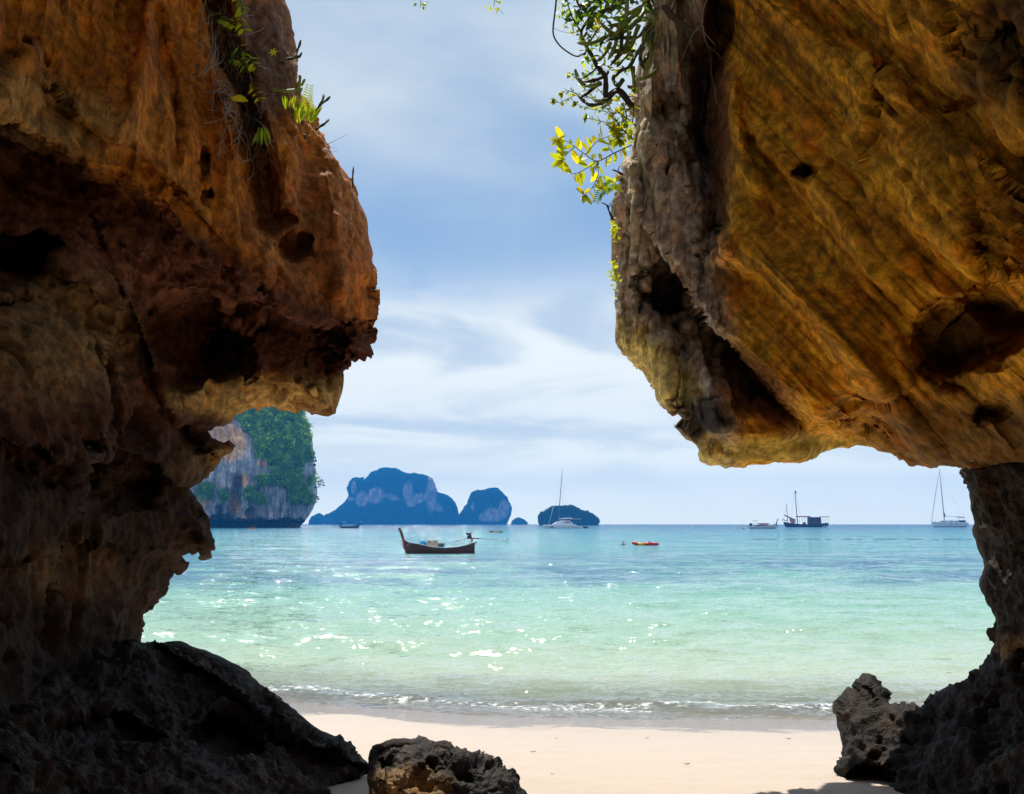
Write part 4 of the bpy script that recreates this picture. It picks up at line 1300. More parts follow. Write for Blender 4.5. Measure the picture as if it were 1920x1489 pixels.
b.tube('exhaust', [(882, 1000, 0.1), (884, 997.5, 0.1), (887, 997.8, 0.1)], 0.7, 'steel', 6, parent=en)
b.tube('flywheel', [(878, 1006, -0.30), (878, 1006, -0.22)], 3.0, 'black', 10, parent=en)
b.tube('mount_post', [(884, 1018, 0), (884, 1010, 0)], 1.3, 'black', 7)
b.tube('drive_housing', [(883, 1009, 0), (892, 1009.6, 0), (900, 1010.2, 0)], [1.2, 1.1, 0.8], 'engine', 7)
sh = b.tube('drive_shaft', [(899, 1010.2, 0), (920, 1011.3, 0), (947, 1013.2, 0)], 0.42, 'steel', 6)
b.tube('skeg', [(940, 1012.8, 0), (946, 1016, 0), (949, 1018.5, 0)], 0.3, 'steel', 5, parent=sh)
for k in range(3):
    th = 2.1 * k + 0.5
    g = Geo(); x, z = b.xz(949, 1013.3)
    q0 = Vector((x, 0, z)); dr = Vector((0.08, math.cos(th), math.sin(th)))
    sd_ = dr.cross(Vector((1, 0, 0))).normalized()
    g.add([q0 + sd_ * 0.05, q0 - sd_ * 0.05, q0 + dr * 0.26 - sd_ * 0.07, q0 + dr * 0.30 + sd_ * 0.08, q0 + sd_ * 0.05 + Vector((0.02, 0, 0)), q0 - sd_ * 0.05 + Vector((0.02, 0, 0)), q0 + dr * 0.26 - sd_ * 0.07 + Vector((0.04, 0, 0)), q0 + dr * 0.30 + sd_ * 0.08 + Vector((0.04, 0, 0))],
          [(0, 1, 2, 3), (7, 6, 5, 4), (0, 4, 5, 1), (1, 5, 6, 2), (2, 6, 7, 3), (3, 7, 4, 0)])
    g.build('propeller_blade', M['black'], b.root)
b.tube('tiller', [(873, 1010.5, 0), (862, 1013, 0), (851, 1016.5, 0)], [0.45, 0.5, 0.7], 'steel', 6)
LT = b


def rest(name, label, cat, boat, u0, u1, v0, v1, y0, y1, mat, shape):
    """cargo standing in a boat: its own thing"""
    s = boat.s
    x0, z1 = boat.xz(u0, v0); x1, z0 = boat.xz(u1, v1)
    c_ = boat.root.matrix_basis if False else None
    yaw = boat.root.rotation_euler[2]
    cx_, cy_ = (x0 + x1) / 2, (y0 + y1) / 2
    loc = boat.p + Vector((cx_ * math.cos(yaw) - cy_ * math.sin(yaw), cx_ * math.sin(yaw) + cy_ * math.cos(yaw), z0))
    return loc, (x1 - x0) / 2, (y1 - y0) / 2, z1 - z0, yaw


loc, hx, hy, hz_, yw = rest('', '', '', LT, 786.5, 800, 1011.5, 1022, -0.45, 0.35, 'tarp', 0)
g = Geo()
P0 = []
for i in range(9):
    ph_i = i / 8
    ring = []
    for j in range(12):
        th = 2 * math.pi * j / 12
        k = math.cos(ph_i * math.pi / 2) ** 0.6 * (1 + 0.10 * math.sin(3 * th + 5 * ph_i) + 0.06 * math.sin(7 * th))
        ring.append((hx * max(k, 0.05) * math.cos(th) * 1.05, hy * max(k, 0.05) * math.sin(th), hz_ * ph_i * (1 + 0.06 * math.sin(2 * th))))
    P0.append(ring)
g.loft(P0)
o = g.build('tarpaulin_bundle', M['tarp'], None, loc, True); o.rotation_euler[2] = yw
tag(o, 'bright blue tarpaulin bundle lying in the brown longtail boat', 'tarpaulin')
loc, hx, hy, hz_, yw = rest('', '', '', LT, 800, 822, 1012, 1024.5, -0.4, 0.4, 'crate', 0)
e = empty('cool_box', loc, yw); tag(e, 'cream cool box beside the blue bundle in the brown longtail boat', 'cool box')
Geo().box(-hx, hx, -hy, hy, 0, hz_ * 0.72, 0.02).build('body', M['crate'], e)
Geo().box(-hx - 0.02, hx + 0.02, -hy - 0.02, hy + 0.02, hz_ * 0.73, hz_, 0.05).build('lid', M['offwhite'], e)
for k in (-0.5, 0.5):
    Geo().box(hx * k - 0.05, hx * k + 0.05, -hy - 0.05, -hy - 0.021, hz_ * 0.55, hz_ * 0.85).build('latch', M['box_dark'], e)
loc, hx, hy, hz_, yw = rest('', '', '', LT, 822, 833, 1018, 1026.5, -0.45, 0.3, 'box_dark', 0)
e = empty('storage_box', loc, yw); tag(e, 'slate grey storage box behind the cool box in the brown longtail boat', 'box')
Geo().box(-hx, hx, -hy, hy, 0, hz_ * 0.8).build('body', M['box_dark'], e)
Geo().box(-hx - 0.02, hx + 0.02, -hy - 0.02, hy + 0.02, hz_ * 0.81, hz_, 0.02).build('lid', M['box_dark'], e)

# far longtail by the islands
b = Boat('longtail_boat', 'small dark longtail boat far off below the big island', 'boat', 656, 990.8, yaw=R(-6))
b.hull('hull', [(638, 0.7, 992, 986.6), (648, 1.0, 992.5, 987), (660, 1.0, 992.5, 987), (668, 0.7, 992.3, 985.8), (673, 0.2, 991, 983.5)], 'hull_dark', 0.12)
b.tube('prow_post', [(672, 988, 0), (675, 983, 0), (677.5, 978.8, 0)], [0.8, 0.75, 0.7], 'hull_dark', 6)
b.tube('prow_cap', [(677.2, 979.6, 0), (677.9, 978.2, 0)], 0.8, 'offwhite', 6)
b.box('canopy', 644, 662, 983.3, 984.0, -0.9, 0.9, 'trim_blue')
b.box('parasol', 641.5, 647, 978.6, 979.4, -0.9, 0.9, 'offwhite', 0.1)
for u, v in ((644.2, 979), (646, 984), (653, 984), (661.5, 984)):
    b.tube('post', [(u, 989, 0.5), (u, v, 0.5)], 0.16, 'spar', 5)
b.tube('drive_shaft', [(638, 986, 0), (629, 988.3, 0), (621, 990.3, 0)], 0.25, 'steel', 5)
b.box('engine', 636, 640, 983.3, 986.5, -0.3, 0.3, 'engine', 0.1)

# white longtail at right
b = Boat('longtail_boat', 'white longtail boat with a pinkish canopy, left of the wooden sailing boat', 'boat', 1430, 991, yaw=R(5))
b.hull('hull', [(1404, 0.8, 992.5, 987.5), (1415, 1.2, 992.8, 987), (1432, 1.25, 992.8, 986.5), (1446, 0.95, 992.6, 984.8), (1453, 0.5, 992, 982.6), (1456, 0.15, 990, 981.3)], 'offwhite', 0.1)
b.hull('boot_stripe', [(1404, 0.82, 992.5, 989.9), (1415, 1.22, 992.8, 990.2), (1432, 1.27, 992.8, 990.2), (1446, 0.97, 992.6, 989.8), (1453, 0.5, 992, 989.4)], 'hull_dark', 0.0)
b.tube('prow_post', [(1455, 985, 0), (1457.5, 979, 0), (1460, 972.5, 0)], [0.9, 0.8, 0.75], 'hull_brown', 6)
b.tube('ribbon', [(1456.6, 980, -0.2), (1457.4, 985, -0.3), (1458.2, 989, -0.35)], 0.6, 'canvas_navy', 5)
b.box('canopy', 1419, 1442, 981.2, 982.2, -1.1, 1.1, 'sailcloth', 0.05)
b.box('side_cloth', 1422, 1440, 982.3, 984.6, -1.0, -0.92, 'sailcloth')
b.box('seat_row', 1417, 1446, 985.2, 987.0, -0.7, 0.7, 'canvas_navy')
for u in (1412, 1419, 1430, 1441.5):
    b.tube('post', [(u, 988, -0.8), (u, 976.8 if u in (1412, 1419) else 982, -0.8)], 0.18, 'spar', 5)
b.box('sun_roof', 1411.5, 1419.5, 976.2, 976.9, -0.9, 0.9, 'offwhite')
b.box('engine', 1405, 1410.5, 981.5, 986.5, -0.4, 0.4, 'black', 0.15)
b.tube('drive_shaft', [(1406, 986, 0), (1398, 988, 0), (1391, 989.7, 0)], 0.25, 'steel', 5)

# wooden junk
b = Boat('wooden_sailing_boat', 'dark wooden sailing boat with two masts, cabin and awnings', 'boat', 1511, 988.5, yaw=R(-5))
b.hull('hull', [(1471, 0.6, 983, 978.5), (1475, 1.6, 989, 979.5), (1483, 2.5, 991, 981), (1500, 3.0, 991.5, 983), (1520, 3.0, 991.5, 983.5), (1534, 2.7, 991, 983), (1551, 2.2, 986.5, 980.5)], 'hull_dark', 0.08)
b.hull('stern_skirt', [(1534, 2.3, 990, 985.6), (1548, 1.9, 989.5, 985.6)], 'offwhite', 0.0)
b.tube('main_mast', [(1496.3, 984, 0), (1495, 950, 0), (1494, 920.5, 0)], [0.85, 0.7, 0.45], 'hull_dark', 7)
b.tube('mast_pennant', [(1494.3, 921, 0), (1495.5, 924, 0), (1496.2, 927, 0)], [0.9, 1.0, 0.4], 'hull_dark', 6)
b.tube('fore_mast', [(1478.6, 982, 0), (1478, 962, 0), (1477.6, 945.5, 0)], [0.6, 0.55, 0.4], 'wood', 7)
bm_ = b.tube('boom', [(1471.8, 965.6, 0), (1482, 970, 0), (1493.5, 975.2, 0)], 0.5, 'wood', 6)
b.tube('furled_sail', [(1472.5, 966.7, 0), (1481, 970.6, 0), (1492, 975.6, 0)], [0.7, 1.0, 0.8], 'awning', 6, parent=bm_)
b.panel('hanging_sail', [(1482, 972), (1487, 974.5), (1493, 977), (1491, 981.5), (1485, 981.5), (1481.5, 977)], 0.2, 'sailcloth', -0.6)
b.box('awning', 1494, 1519.5, 968.2, 970.0, -2.2, 2.2, 'awning', 0.3)
b.box('stern_awning', 1537, 1553.5, 969.0, 970.0, -2.2, 2.2, 'wood', 0.05)
cb = b.box('cabin', 1515.3, 1538.3, 970.2, 984.5, -2.1, 2.1, 'wood', 0.15)
for u in (1518, 1523.4, 1528.8, 1534.2):
    b.box('shutter', u, u + 3.0, 973, 979, -2.16, -2.05, 'hull_dark', parent=cb)
for u in (1499, 1504.5, 1508.5, 1513, 1541.5, 1546, 1551):
    b.tube('post', [(u, 984, -1.7), (u, 969.6, -1.7)], 0.22, 'wood', 5)
b.tube('anchor_gear', [(1468, 976.5, 0), (1471, 974, 0), (1474.5, 977, 0), (1478, 976, 0)], 0.8, 'black', 6)
for (p0, p1) in (((1494, 922), (1486, 968)), ((1494, 922), (1503.5, 967)), ((1494, 922), (1478, 947)), ((1477.8, 947), (1470, 978))):
    b.tube('rigging', [(*p0, 0), (*p1, 0.8)], 0.10, 'spar', 4)
b.box('crew_seat', 1506, 1511, 979.5, 983.5, -0.6, 0.4, 'canvas_navy', 0.2)

# catamaran
b = Boat('catamaran', 'white catamaran with a tall bare mast moored before the wooded islet', 'boat', 1053, 990.6, yaw=R(6))
for (off, a0, a1) in ((-2.2, 1036.5, 1088), (2.2, 1019, 1084)):
    L_ = a1 - a0
    b.hull('hull', [(a0, 0.15, 990, 983.6), (a0 + 0.12 * L_, 0.6, 991.6, 983.8), (a0 + 0.5 * L_, 0.85, 991.8, 984.4), (a0 + 0.88 * L_, 0.75, 991.4, 985.5), (a1, 0.5, 990.6, 988.6)], 'white', 0.0, off=off)
b.box('bridge_deck', 1031, 1080, 983.6, 986.6, -2.0, 2.0, 'white', 0.1)
g = Geo()
rings = []
for (u, hw, v0, v1) in ((1036, 1.2, 983.6, 983.0), (1044, 1.7, 983.6, 978.6), (1054, 1.9, 983.6, 976.4), (1068, 1.9, 983.6, 976.6), (1074, 1.7, 983.6, 982.0)):
    x, z0 = b.xz(u, v0); _, z1 = b.xz(u, v1)
    rings.append([(x, -hw, z0), (x, hw, z0), (x, hw * 0.8, z1), (x, -hw * 0.8, z1)])
g.loft(rings)
ch = g.build('cabin', M['white'], b.root)
b.hull('window', [(1055, 1.75, 980.4, 980), (1061, 1.86, 981.4, 978.6), (1067, 1.84, 981.2, 978.6), (1071, 1.75, 980.4, 980)], 'porthole_red', 0.0, bp=0.1, parent=ch)
b.tube('mast', [(1047.2, 979, 0), (1050.8, 932, 0), (1055.3, 883, 0)], [0.85, 0.7, 0.4], 'spar', 7)
b.tube('boom', [(1047.5, 973.6, 0), (1060, 972.6, 0), (1072, 972.0, 0)], [0.7, 0.9, 0.8], 'offwhite', 7)
b.box('cockpit_roof', 1071, 1089, 973, 974, -1.7, 1.7, 'offwhite', 0.05)
for u in (1075, 1081, 1087.5):
    b.tube('post', [(u, 985, -1.5), (u, 974, -1.5)], 0.16, 'spar', 5)
b.tube('forestay', [(1037.6, 951.7, 0), (1029, 983, 0)], 0.32, 'white', 5)
for (p0, p1) in (((1050, 942), (1037.6, 951.7)), ((1054.5, 893), (1062, 940)), ((1062, 940), (1068, 983)), ((1054.5, 893), (1042, 944)), ((1052, 917), (1064, 983))):
    b.tube('stay', [(*p0, 0), (*p1, 1.4)], 0.09, 'spar', 4)
b = Boat('dinghy', 'small dark dinghy lying behind the catamaran', 'dinghy', 1098, 990.6)
b.hull('hull', [(1093.8, 0.5, 991.2, 987.6), (1097, 0.75, 991.4, 987.3), (1100, 0.7, 991.4, 987.4), (1102.5, 0.25, 990.4, 987.8)], 'hull_dark', 0.25)
b.box('outboard_motor', 1093, 1094.6, 986.0, 989.8, -0.15, 0.15, 'black', 0.03)

# sailing yacht
b = Boat('sailing_yacht', 'white sailing yacht with a tall mast beside the right rock pillar', 'boat', 1781, 988.3, yaw=R(4))
b.hull('hull', [(1746, 0.1, 983, 978.2), (1750, 0.7, 988.5, 978.5), (1762, 1.6, 990, 979.3), (1782, 2.0, 990.2, 979.8), (1802, 1.8, 989.6, 979.8), (1814, 1.4, 987, 980), (1816, 1.3, 984, 980.5)], 'white', 0.0)
b.hull('waterline_stripe', [(1750, 0.72, 988.5, 987.3), (1762, 1.62, 990, 987.4), (1782, 2.02, 990.2, 987.4), (1802, 1.82, 989.6, 987.2), (1813, 1.4, 987.4, 986.8)], 'hull_dark', 0.0)
g = Geo(); rings = []
for (u, hw, v1) in ((1757, 0.7, 978.9), (1764, 1.0, 976.6), (1786, 1.3, 976.2), (1797, 1.3, 976.9), (1801, 1.2, 979.2)):
    x, z0 = b.xz(u, 980); _, z1 = b.xz(u, v1)
    rings.append([(x, -hw, z0), (x, hw, z0), (x, hw * 0.75, z1), (x, -hw * 0.75, z1)])
g.loft(rings); dh = g.build('deckhouse', M['white'], b.root)
for u in (1766, 1781, 1791):
    b.box('window', u, u + 5, 977.6, 978.8, -1.32, 1.32, 'glass_dark', parent=dh)
for u in (1780, 1790):
    b.box('porthole', u, u + 3, 982.2, 983.3, -2.04, -1.9, 'glass_dark')
b.tube('mast', [(1771.3, 979, 0), (1770, 930, 0), (1768.5, 881.5, 0)], [0.8, 0.7, 0.45], 'spar', 7)
b.tube('forestay_sail', [(1768.3, 884, 0), (1757, 930, 0), (1746.5, 978, 0)], [0.2, 0.5, 0.3], 'spar', 6)
b.tube('backstay', [(1768.6, 884, 0), (1792, 935, 0), (1815, 980, 0)], 0.06, 'spar', 4)
b.tube('boom', [(1771, 969.5, 0), (1785, 969.3, 0), (1799, 969.0, 0)], 0.5, 'offwhite', 6)
b.panel('folded_sail', [(1771.5, 961), (1772.8, 964), (1774.2, 968.5), (1771.5, 968.8)], 0.5, 'canvas_navy')
b.box('bimini', 1797, 1809, 969.6, 970.9, -1.3, 1.3, 'canvas_navy', 0.1)
for u in (1799, 1807):
    b.tube('post', [(u, 979, -1.1), (u, 970.6, -1.1)], 0.15, 'spar', 5)
b.box('cockpit_cover', 1798.5, 1811, 976.0, 979.6, -1.2, 1.2, 'canvas_navy', 0.15)
b.tube('rail', [(1748, 975.6, -0.6), (1765, 975.4, -1.5), (1790, 975.4, -1.7), (1814, 975.6, -1.3)], 0.10, 'spar', 4)
for u in (1749, 1760, 1776, 1790, 1803, 1813):
    b.tube('stanchion', [(u, 979, -1.3 if u > 1752 else -0.6), (u, 975.4, -1.3 if u > 1752 else -0.6)], 0.09, 'spar', 4)


# ------------------------------------------------------------------ kayaks and people
def skin_person(name, loc, yaw, joints, links, label, hair=True, vest=None, skin='skin', parent=None):
    """one continuous body from joints {name: (x, y, z, r)}"""
    keys = list(joints)
    me = bpy.data.meshes.new(name)
    me.from_pydata([joints[k][:3] for k in keys], [(keys.index(a_), keys.index(b_)) for a_, b_ in links], [])
    o = link(name, me, M[skin], parent, loc)
    o.rotation_euler[2] = yaw
    md = o.modifiers.new('skin', 'SKIN')
    sv = me.skin_vertices[0].data
    for i, k in enumerate(keys):
        r_ = joints[k][3]
        sv[i].radius = (r_, r_) if not isinstance(r_, tuple) else r_
        sv[i].use_root = (i == 0)
    md.use_smooth_shade = True
    sub = o.modifiers.new('sub', 'SUBSURF'); sub.levels = 1; sub.render_levels = 1
    if label:
        tag(o, label, 'person')
    if hair:
        x, y, z, r_ = joints['head']
        rr = r_ if not isinstance(r_, tuple) else r_[0]
        Geo().ball((x, y + rr * 0.10, z + rr * 0.35), (rr * 1.18, rr * 1.2, rr * 1.05), 10, 6).build('hair', M['hair'], o, smooth=True)
    if vest:
        x0, y0, z0, _ = joints['pelvis']; x1, y1, z1, _ = joints['chest']
        g_ = Geo()
        g_.loft([[(x0 + (x1 - x0) * f_ + w_ * math.cos(2 * math.pi * j / 12), y0 + (y1 - y0) * f_ + w_ * 0.72 * math.sin(2 * math.pi * j / 12), z0 + (z1 - z0) * f_) for j in range(12)] for f_, w_ in ((0.1, 0.20), (0.5, 0.20), (0.9, 0.23), (1.15, 0.17))])
        g_.build('vest', M[vest], o, smooth=True)
    return o


LINKS = [('pelvis', 'chest'), ('chest', 'neck'), ('neck', 'head'), ('head', 'crown'), ('chest', 'sl'), ('sl', 'el'), ('el', 'hl'), ('chest', 'sr'), ('sr', 'er'), ('er', 'hr'), ('pelvis', 'kl'), ('kl', 'al'), ('al', 'tl'), ('pelvis', 'kr'), ('kr', 'ar'), ('ar', 'tr')]


def seated(face):
    """sitting in a kayak, legs along +x * face, hands forward on a paddle"""
    f_ = face
    return {'pelvis': (0, 0, 0.12, 0.15), 'chest': (-0.05 * f_, 0, 0.50, 0.145), 'neck': (-0.03 * f_, 0, 0.66, 0.055), 'head': (0.0, 0, 0.78, 0.085), 'crown': (0.0, 0, 0.87, 0.07),
            'sl': (-0.03 * f_, 0.19, 0.56, 0.06), 'el': (0.12 * f_, 0.30, 0.40, 0.042), 'hl': (0.36 * f_, 0.27, 0.46, 0.036),
            'sr': (-0.03 * f_, -0.19, 0.56, 0.06), 'er': (0.12 * f_, -0.30, 0.42, 0.042), 'hr': (0.36 * f_, -0.27, 0.52, 0.036),
            'kl': (0.42 * f_, 0.14, 0.30, 0.065), 'al': (0.75 * f_, 0.12, 0.08, 0.045), 'tl': (0.80 * f_, 0.12, 0.18, 0.035),
            'kr': (0.42 * f_, -0.14, 0.30, 0.065), 'ar': (0.75 * f_, -0.12, 0.08, 0.045), 'tr': (0.80 * f_, -0.12, 0.18, 0.035)}


def swimming():
    return {'pelvis': (0, 0.05, -0.55, 0.14), 'chest': (0, 0, -0.12, 0.15), 'neck': (0, 0, 0.10, 0.058), 'head': (0, -0.01, 0.25, 0.085), 'crown': (0, 0, 0.35, 0.072),
            'sl': (-0.20, 0, 0.0, 0.065), 'el': (-0.42, -0.1, -0.02, 0.045), 'hl': (-0.62, -0.2, -0.02, 0.036),
            'sr': (0.20, 0, 0.0, 0.065), 'er': (0.42, -0.1, -0.02, 0.045), 'hr': (0.62, -0.15, -0.03, 0.036),
            'kl': (-0.12, 0.1, -1.0, 0.07), 'al': (-0.14, 0.25, -1.4, 0.045), 'tl': (-0.14, 0.15, -1.48, 0.035),
            'kr': (0.12, 0.1, -1.0, 0.07), 'ar': (0.14, 0.3, -1.4, 0.045), 'tr': (0.14, 0.2, -1.48, 0.035)}


b = Boat('kayak', 'red and yellow empty inflatable kayak drifting beside the swimmer', 'kayak', 1209, 1023, yaw=R(-3))
def side_tube(bt, u0, u1, mat, name, r0, r1, sgn, v0=1019.5, v1=1019.5):
    return bt.tube(name, [(u0, v0, sgn * r0[0]), ((u0 + u1) / 2, (v0 + v1) / 2, sgn * (r0[0] + r1[0]) / 2), (u1, v1, sgn * r1[0])], [r0[1], (r0[1] + r1[1]) / 2, r1[1]], mat, 9)
for sgn in (-1, 1):
    side_tube(b, 1186, 1196, 'red', 'bow_tube', (0.05, 2.6), (0.26, 3.0), sgn, 1017.0, 1019.8)
    side_tube(b, 1195.5, 1208, 'yellow', 'side_tube', (0.26, 3.0), (0.33, 3.1), sgn, 1019.8, 1020)
    side_tube(b, 1207.5, 1222, 'red', 'side_tube', (0.33, 3.1), (0.30, 3.3), sgn, 1020, 1019.4)
    side_tube(b, 1221.5, 1234, 'red', 'stern_tube', (0.30, 3.3), (0.06, 2.2), sgn, 1019.4, 1019.6)
b.box('floor', 1190, 1230, 1020.5, 1023, -0.26, 0.26, 'yellow', 0.03)
b.tube('seat', [(1216, 1017.5, -0.28), (1217, 1015.4, -0.1), (1217, 1015.4, 0.1), (1216, 1017.5, 0.28)], 1.5, 'black', 7)
b.tube('seat', [(1203, 1018.5, -0.28), (1204, 1016.6, -0.1), (1204, 1016.6, 0.1), (1203, 1018.5, 0.28)], 1.2, 'black', 7)

sw = at(1168.5, 1022, sea_y(1022)); sw.z = 0.16
J = swimming()
skin_person('person', sw, 0.3, J, LINKS, 'dark-haired person swimming upright beside the red and yellow kayak, head and shoulders out', vest='cloth_dark')

b = Boat('kayak', 'far kayak with a pink bow and green stern carrying two people', 'kayak', 930, 998.6, yaw=R(5))
b.hull('bow', [(917, 0.05, 997.6, 996), (920, 0.28, 999.2, 995.6), (923.5, 0.36, 999.4, 995.9)], 'ribbon', 0.0)
b.hull('hull', [(923.5, 0.36, 999.4, 996.4), (930, 0.40, 999.4, 996.6), (936, 0.36, 999.4, 996.6)], 'offwhite', 0.2)
b.hull('stern', [(936, 0.36, 999.4, 996.4), (940, 0.26, 999.2, 996.2), (943.5, 0.05, 998, 996.6)], 'green', 0.0)
kd = b
for (u, mat, lab) in ((924.5, 'cloth_dark', 'person in a dark vest sitting at the bow of the far pink and green kayak'), (933.5, 'orange', 'person sitting at the stern of the far pink and green kayak')):
    x, z = kd.xz(u, 998)
    y_ = kd.root.rotation_euler[2]
    skin_person('person', kd.p + Vector((x * math.cos(y_), x * math.sin(y_), 0.12)), y_ + math.pi, seated(1), LINKS, lab, vest=mat)
    pw = kd.p + Vector(((x - 0.36) * math.cos(y_), (x - 0.36) * math.sin(y_), 0.62))
    g = Geo()
    g.tube([(-0.0, -1.05, -0.22), (0, 0, 0), (0, 1.05, 0.22)], 0.018, 6)
    pr = empty('paddle', pw, y_); tag(pr, 'paddle held by the ' + ('bow' if mat == 'cloth_dark' else 'stern') + ' paddler of the far pink and green kayak', 'paddle')
    g.build('shaft', M['steel'], pr)
    for s_ in (-1, 1):
        g = Geo(); g.ball((0, s_ * 1.18, s_ * 0.25), (0.03, 0.2, 0.10), 8, 5); g.build('blade', M['orange'], pr)

b = Boat('kayak', 'orange kayak with two people at the foot of the grey cliff', 'kayak', 472, 992.4, yaw=R(14))
b.hull('hull', [(464.5, 0.05, 991.5, 989.6), (468, 0.34, 993, 990), (472, 0.40, 993.2, 990.3), (476, 0.34, 993, 990), (479.5, 0.05, 991.5, 989.6)], 'orange', 0.15)
for (u, mat, lab) in ((469.5, 'orange', 'person in an orange vest, left of the two in the orange kayak'), (474.5, 'orange', 'person in an orange vest, right of the two in the orange kayak')):
    x, z = b.xz(u, 992)
    y_ = b.root.rotation_euler[2]
    skin_person('person', b.p + Vector((x * math.cos(y_), x * math.sin(y_), 0.2)), y_, seated(1), LINKS, lab, vest=mat)
    pr = empty('paddle', b.p + Vector((x * math.cos(y_) + 0.3, x * math.sin(y_) - 0.35, 0.7)), y_); tag(pr, 'raised paddle of the ' + ('left' if u < 472 else 'right') + ' person in the orange kayak', 'paddle')
    g = Geo(); g.tube([(-0.25, 0, -0.5), (0, 0, 0), (0.45, 0, 0.95)], 0.03, 6); g.build('shaft', M['orange'], pr)
    g = Geo(); g.ball((0.55, 0, 1.15), (0.12, 0.04, 0.25), 8, 5); g.build('blade', M['orange'], pr)

# moored buoys and the line of floats
def buoy(u, vw, r_px, mat, label):
    d = sea_y(vw); s = d / F
    p = at(u, vw, d); p.z = 0
    e = empty('mooring_buoy', p); tag(e, label, 'buoy')
    r_ = r_px * s
    Geo().ball((0, 0, r_ * 0.6), (r_, r_, r_ * 0.9), 12, 8).build('float', M[mat], e, smooth=True)
    Geo().tube([(0, 0, r_ * 1.4), (0, 0, r_ * 1.9)], r_ * 0.15, 6).build('ring_post', M['steel'], e)


buoy(1393, 991.2, 1.7, 'sailcloth', 'pale pink mooring buoy at the propeller end of the white longtail boat')
d = sea_y(1011.5); s = d / F
p = at(1620, 1011.5, d); p.z = 0
e = empty('float_line', p); tag(e, 'long line of small dark floats marking the swimming area at right', 'float line')
g = Geo()
g.tube([((u - 1620) * s, 0.4 * math.sin(u * 0.02), -0.02) for u in range(1405, 1836, 10)], 0.03, 5)
g.build('rope', M['black'], e)
g = Geo(); g.tube([(-0.5, 0, 0), (-0.44, 0, 0), (0.44, 0, 0), (0.5, 0, 0)], [0.03, 0.055, 0.055, 0.03], 8)
fm = g.build('float', M['black'], e, smooth=True).data
first = True
for u in range(1408, 1834, 9):
    if rnd.random() < 0.35:
        continue
    if first:
        o = [c_ for c_ in e.children if c_.name.startswith('float')][0]; first = False
    else:
        o = bpy.data.objects.new('float', fm); COL.objects.link(o); o.parent = e
    o.location = ((u - 1620) * s + rnd.uniform(-0.2, 0.2), 0.4 * math.sin(u * 0.02), 0.03)
    o.rotation_euler[2] = rnd.uniform(-0.3, 0.3)

# ------------------------------------------------------------------ haze over the water
hz_m, t = new_mat('sea_haze')
vol = t.n('ShaderNodeVolumePrincipled', {'Color': (0.04, 0.36, 1.0, 1), 'Density': 0.00023, 'Anisotropy': 0.0})
t.n('ShaderNodeOutputMaterial', {1: vol.outputs[0]})
g = Geo(); g.box(-3600, 3600, -60, 3400, -6, 178)
tag(g.build('haze', hz_m), kind='stuff')

# ------------------------------------------------------------------ plants on the rocks
M['leaf_lime'] = plain('backlit_lime_leaf', (0.46, 0.52, 0.035), 0.45, var=0.3, scale=30, trans=0.6)  # sunlight through the leaf is partly put into this raised base colour
M['leaf_green'] = plain('fresh_green_leaf', (0.20, 0.36, 0.03), 0.45, var=0.3, scale=30, trans=0.5)
M['leaf_dark'] = plain('dark_green_leaf', (0.035, 0.075, 0.02), 0.4, var=0.35, scale=30, trans=0.25)
M['leaf_yellow'] = plain('yellowing_leaf', (0.72, 0.62, 0.03), 0.5, var=0.2, scale=30, trans=0.6)
M['leaf_orange'] = plain('withered_orange_leaf', (0.55, 0.22, 0.02), 0.55, var=0.25, scale=30, trans=0.5)
M['cactus'] = plain('cactus_skin', (0.24, 0.28, 0.05), 0.7, var=0.4, scale=14)
M['cactus_dark'] = plain('shaded_cactus_skin', (0.09, 0.085, 0.04), 0.8, var=0.4, scale=14)  # darker copy of the cactus skin, shade put into its colour
M['twig'] = plain('brown_twig', (0.075, 0.05, 0.038), 0.85, var=0.35, scale=20)
M['root'] = plain('dry_grey_root', (0.26, 0.21, 0.165), 0.85, var=0.35, scale=20)


def leaf_mesh(name, width, fold=0.16, droop=0.14):
    prof_ = [(0.0, 0.05), (0.2, 0.62), (0.45, 1.0), (0.7, 0.78), (0.88, 0.38), (1.0, 0.02)]
    vs_, fs_ = [], []
    for x, w_ in prof_:
        z = -droop * x * x
        vs_ += [(x, -w_ * width / 2, z + fold * w_ * width * 0.5), (x, 0, z), (x, w_ * width / 2, z + fold * w_ * width * 0.5)]
    for i in range(len(prof_) - 1):
        a_ = i * 3
        fs_ += [(a_, a_ + 1, a_ + 4, a_ + 3), (a_ + 1, a_ + 2, a_ + 5, a_ + 4)]
    me = bpy.data.meshes.new(name)
    me.from_pydata(vs_, [], fs_)
    me.polygons.foreach_set('use_smooth', [True] * len(fs_))
    me.update()
    return me


LEAF = {}
def leaf_data(shape, mat):
    k = (shape, mat)
    if k not in LEAF:
        w_ = {'oval': 0.42, 'round': 0.85, 'strap': 0.15, 'narrow': 0.28}[shape]
        me = leaf_mesh('leaf', w_)
        me.materials.append(M[mat])
        LEAF[k] = me
    return LEAF[k]


def place_leaf(root, base_loc, p, direction, size, shape, mat, name='leaf', face=None):
    x_ = Vector(direction).normalized()
    n_ = Vector(face) if face else Vector((rnd.gauss(0, 0.6), -0.8 + rnd.gauss(0, 0.5), 0.5 + rnd.gauss(0, 0.5)))
    y_ = n_.cross(x_)
    if y_.length < 1e-3:
        y_ = x_.orthogonal()
    y_.normalize()
    z_ = x_.cross(y_)
    o = bpy.data.objects.new(name, leaf_data(shape, mat))
    COL.objects.link(o)
    o.parent = root
    m4 = Matrix((x_, y_, z_)).transposed().to_4x4()
    o.matrix_local = Matrix.Translation(Vector(p) - Vector(base_loc)) @ m4 @ Matrix.Scale(size, 4)
    return o


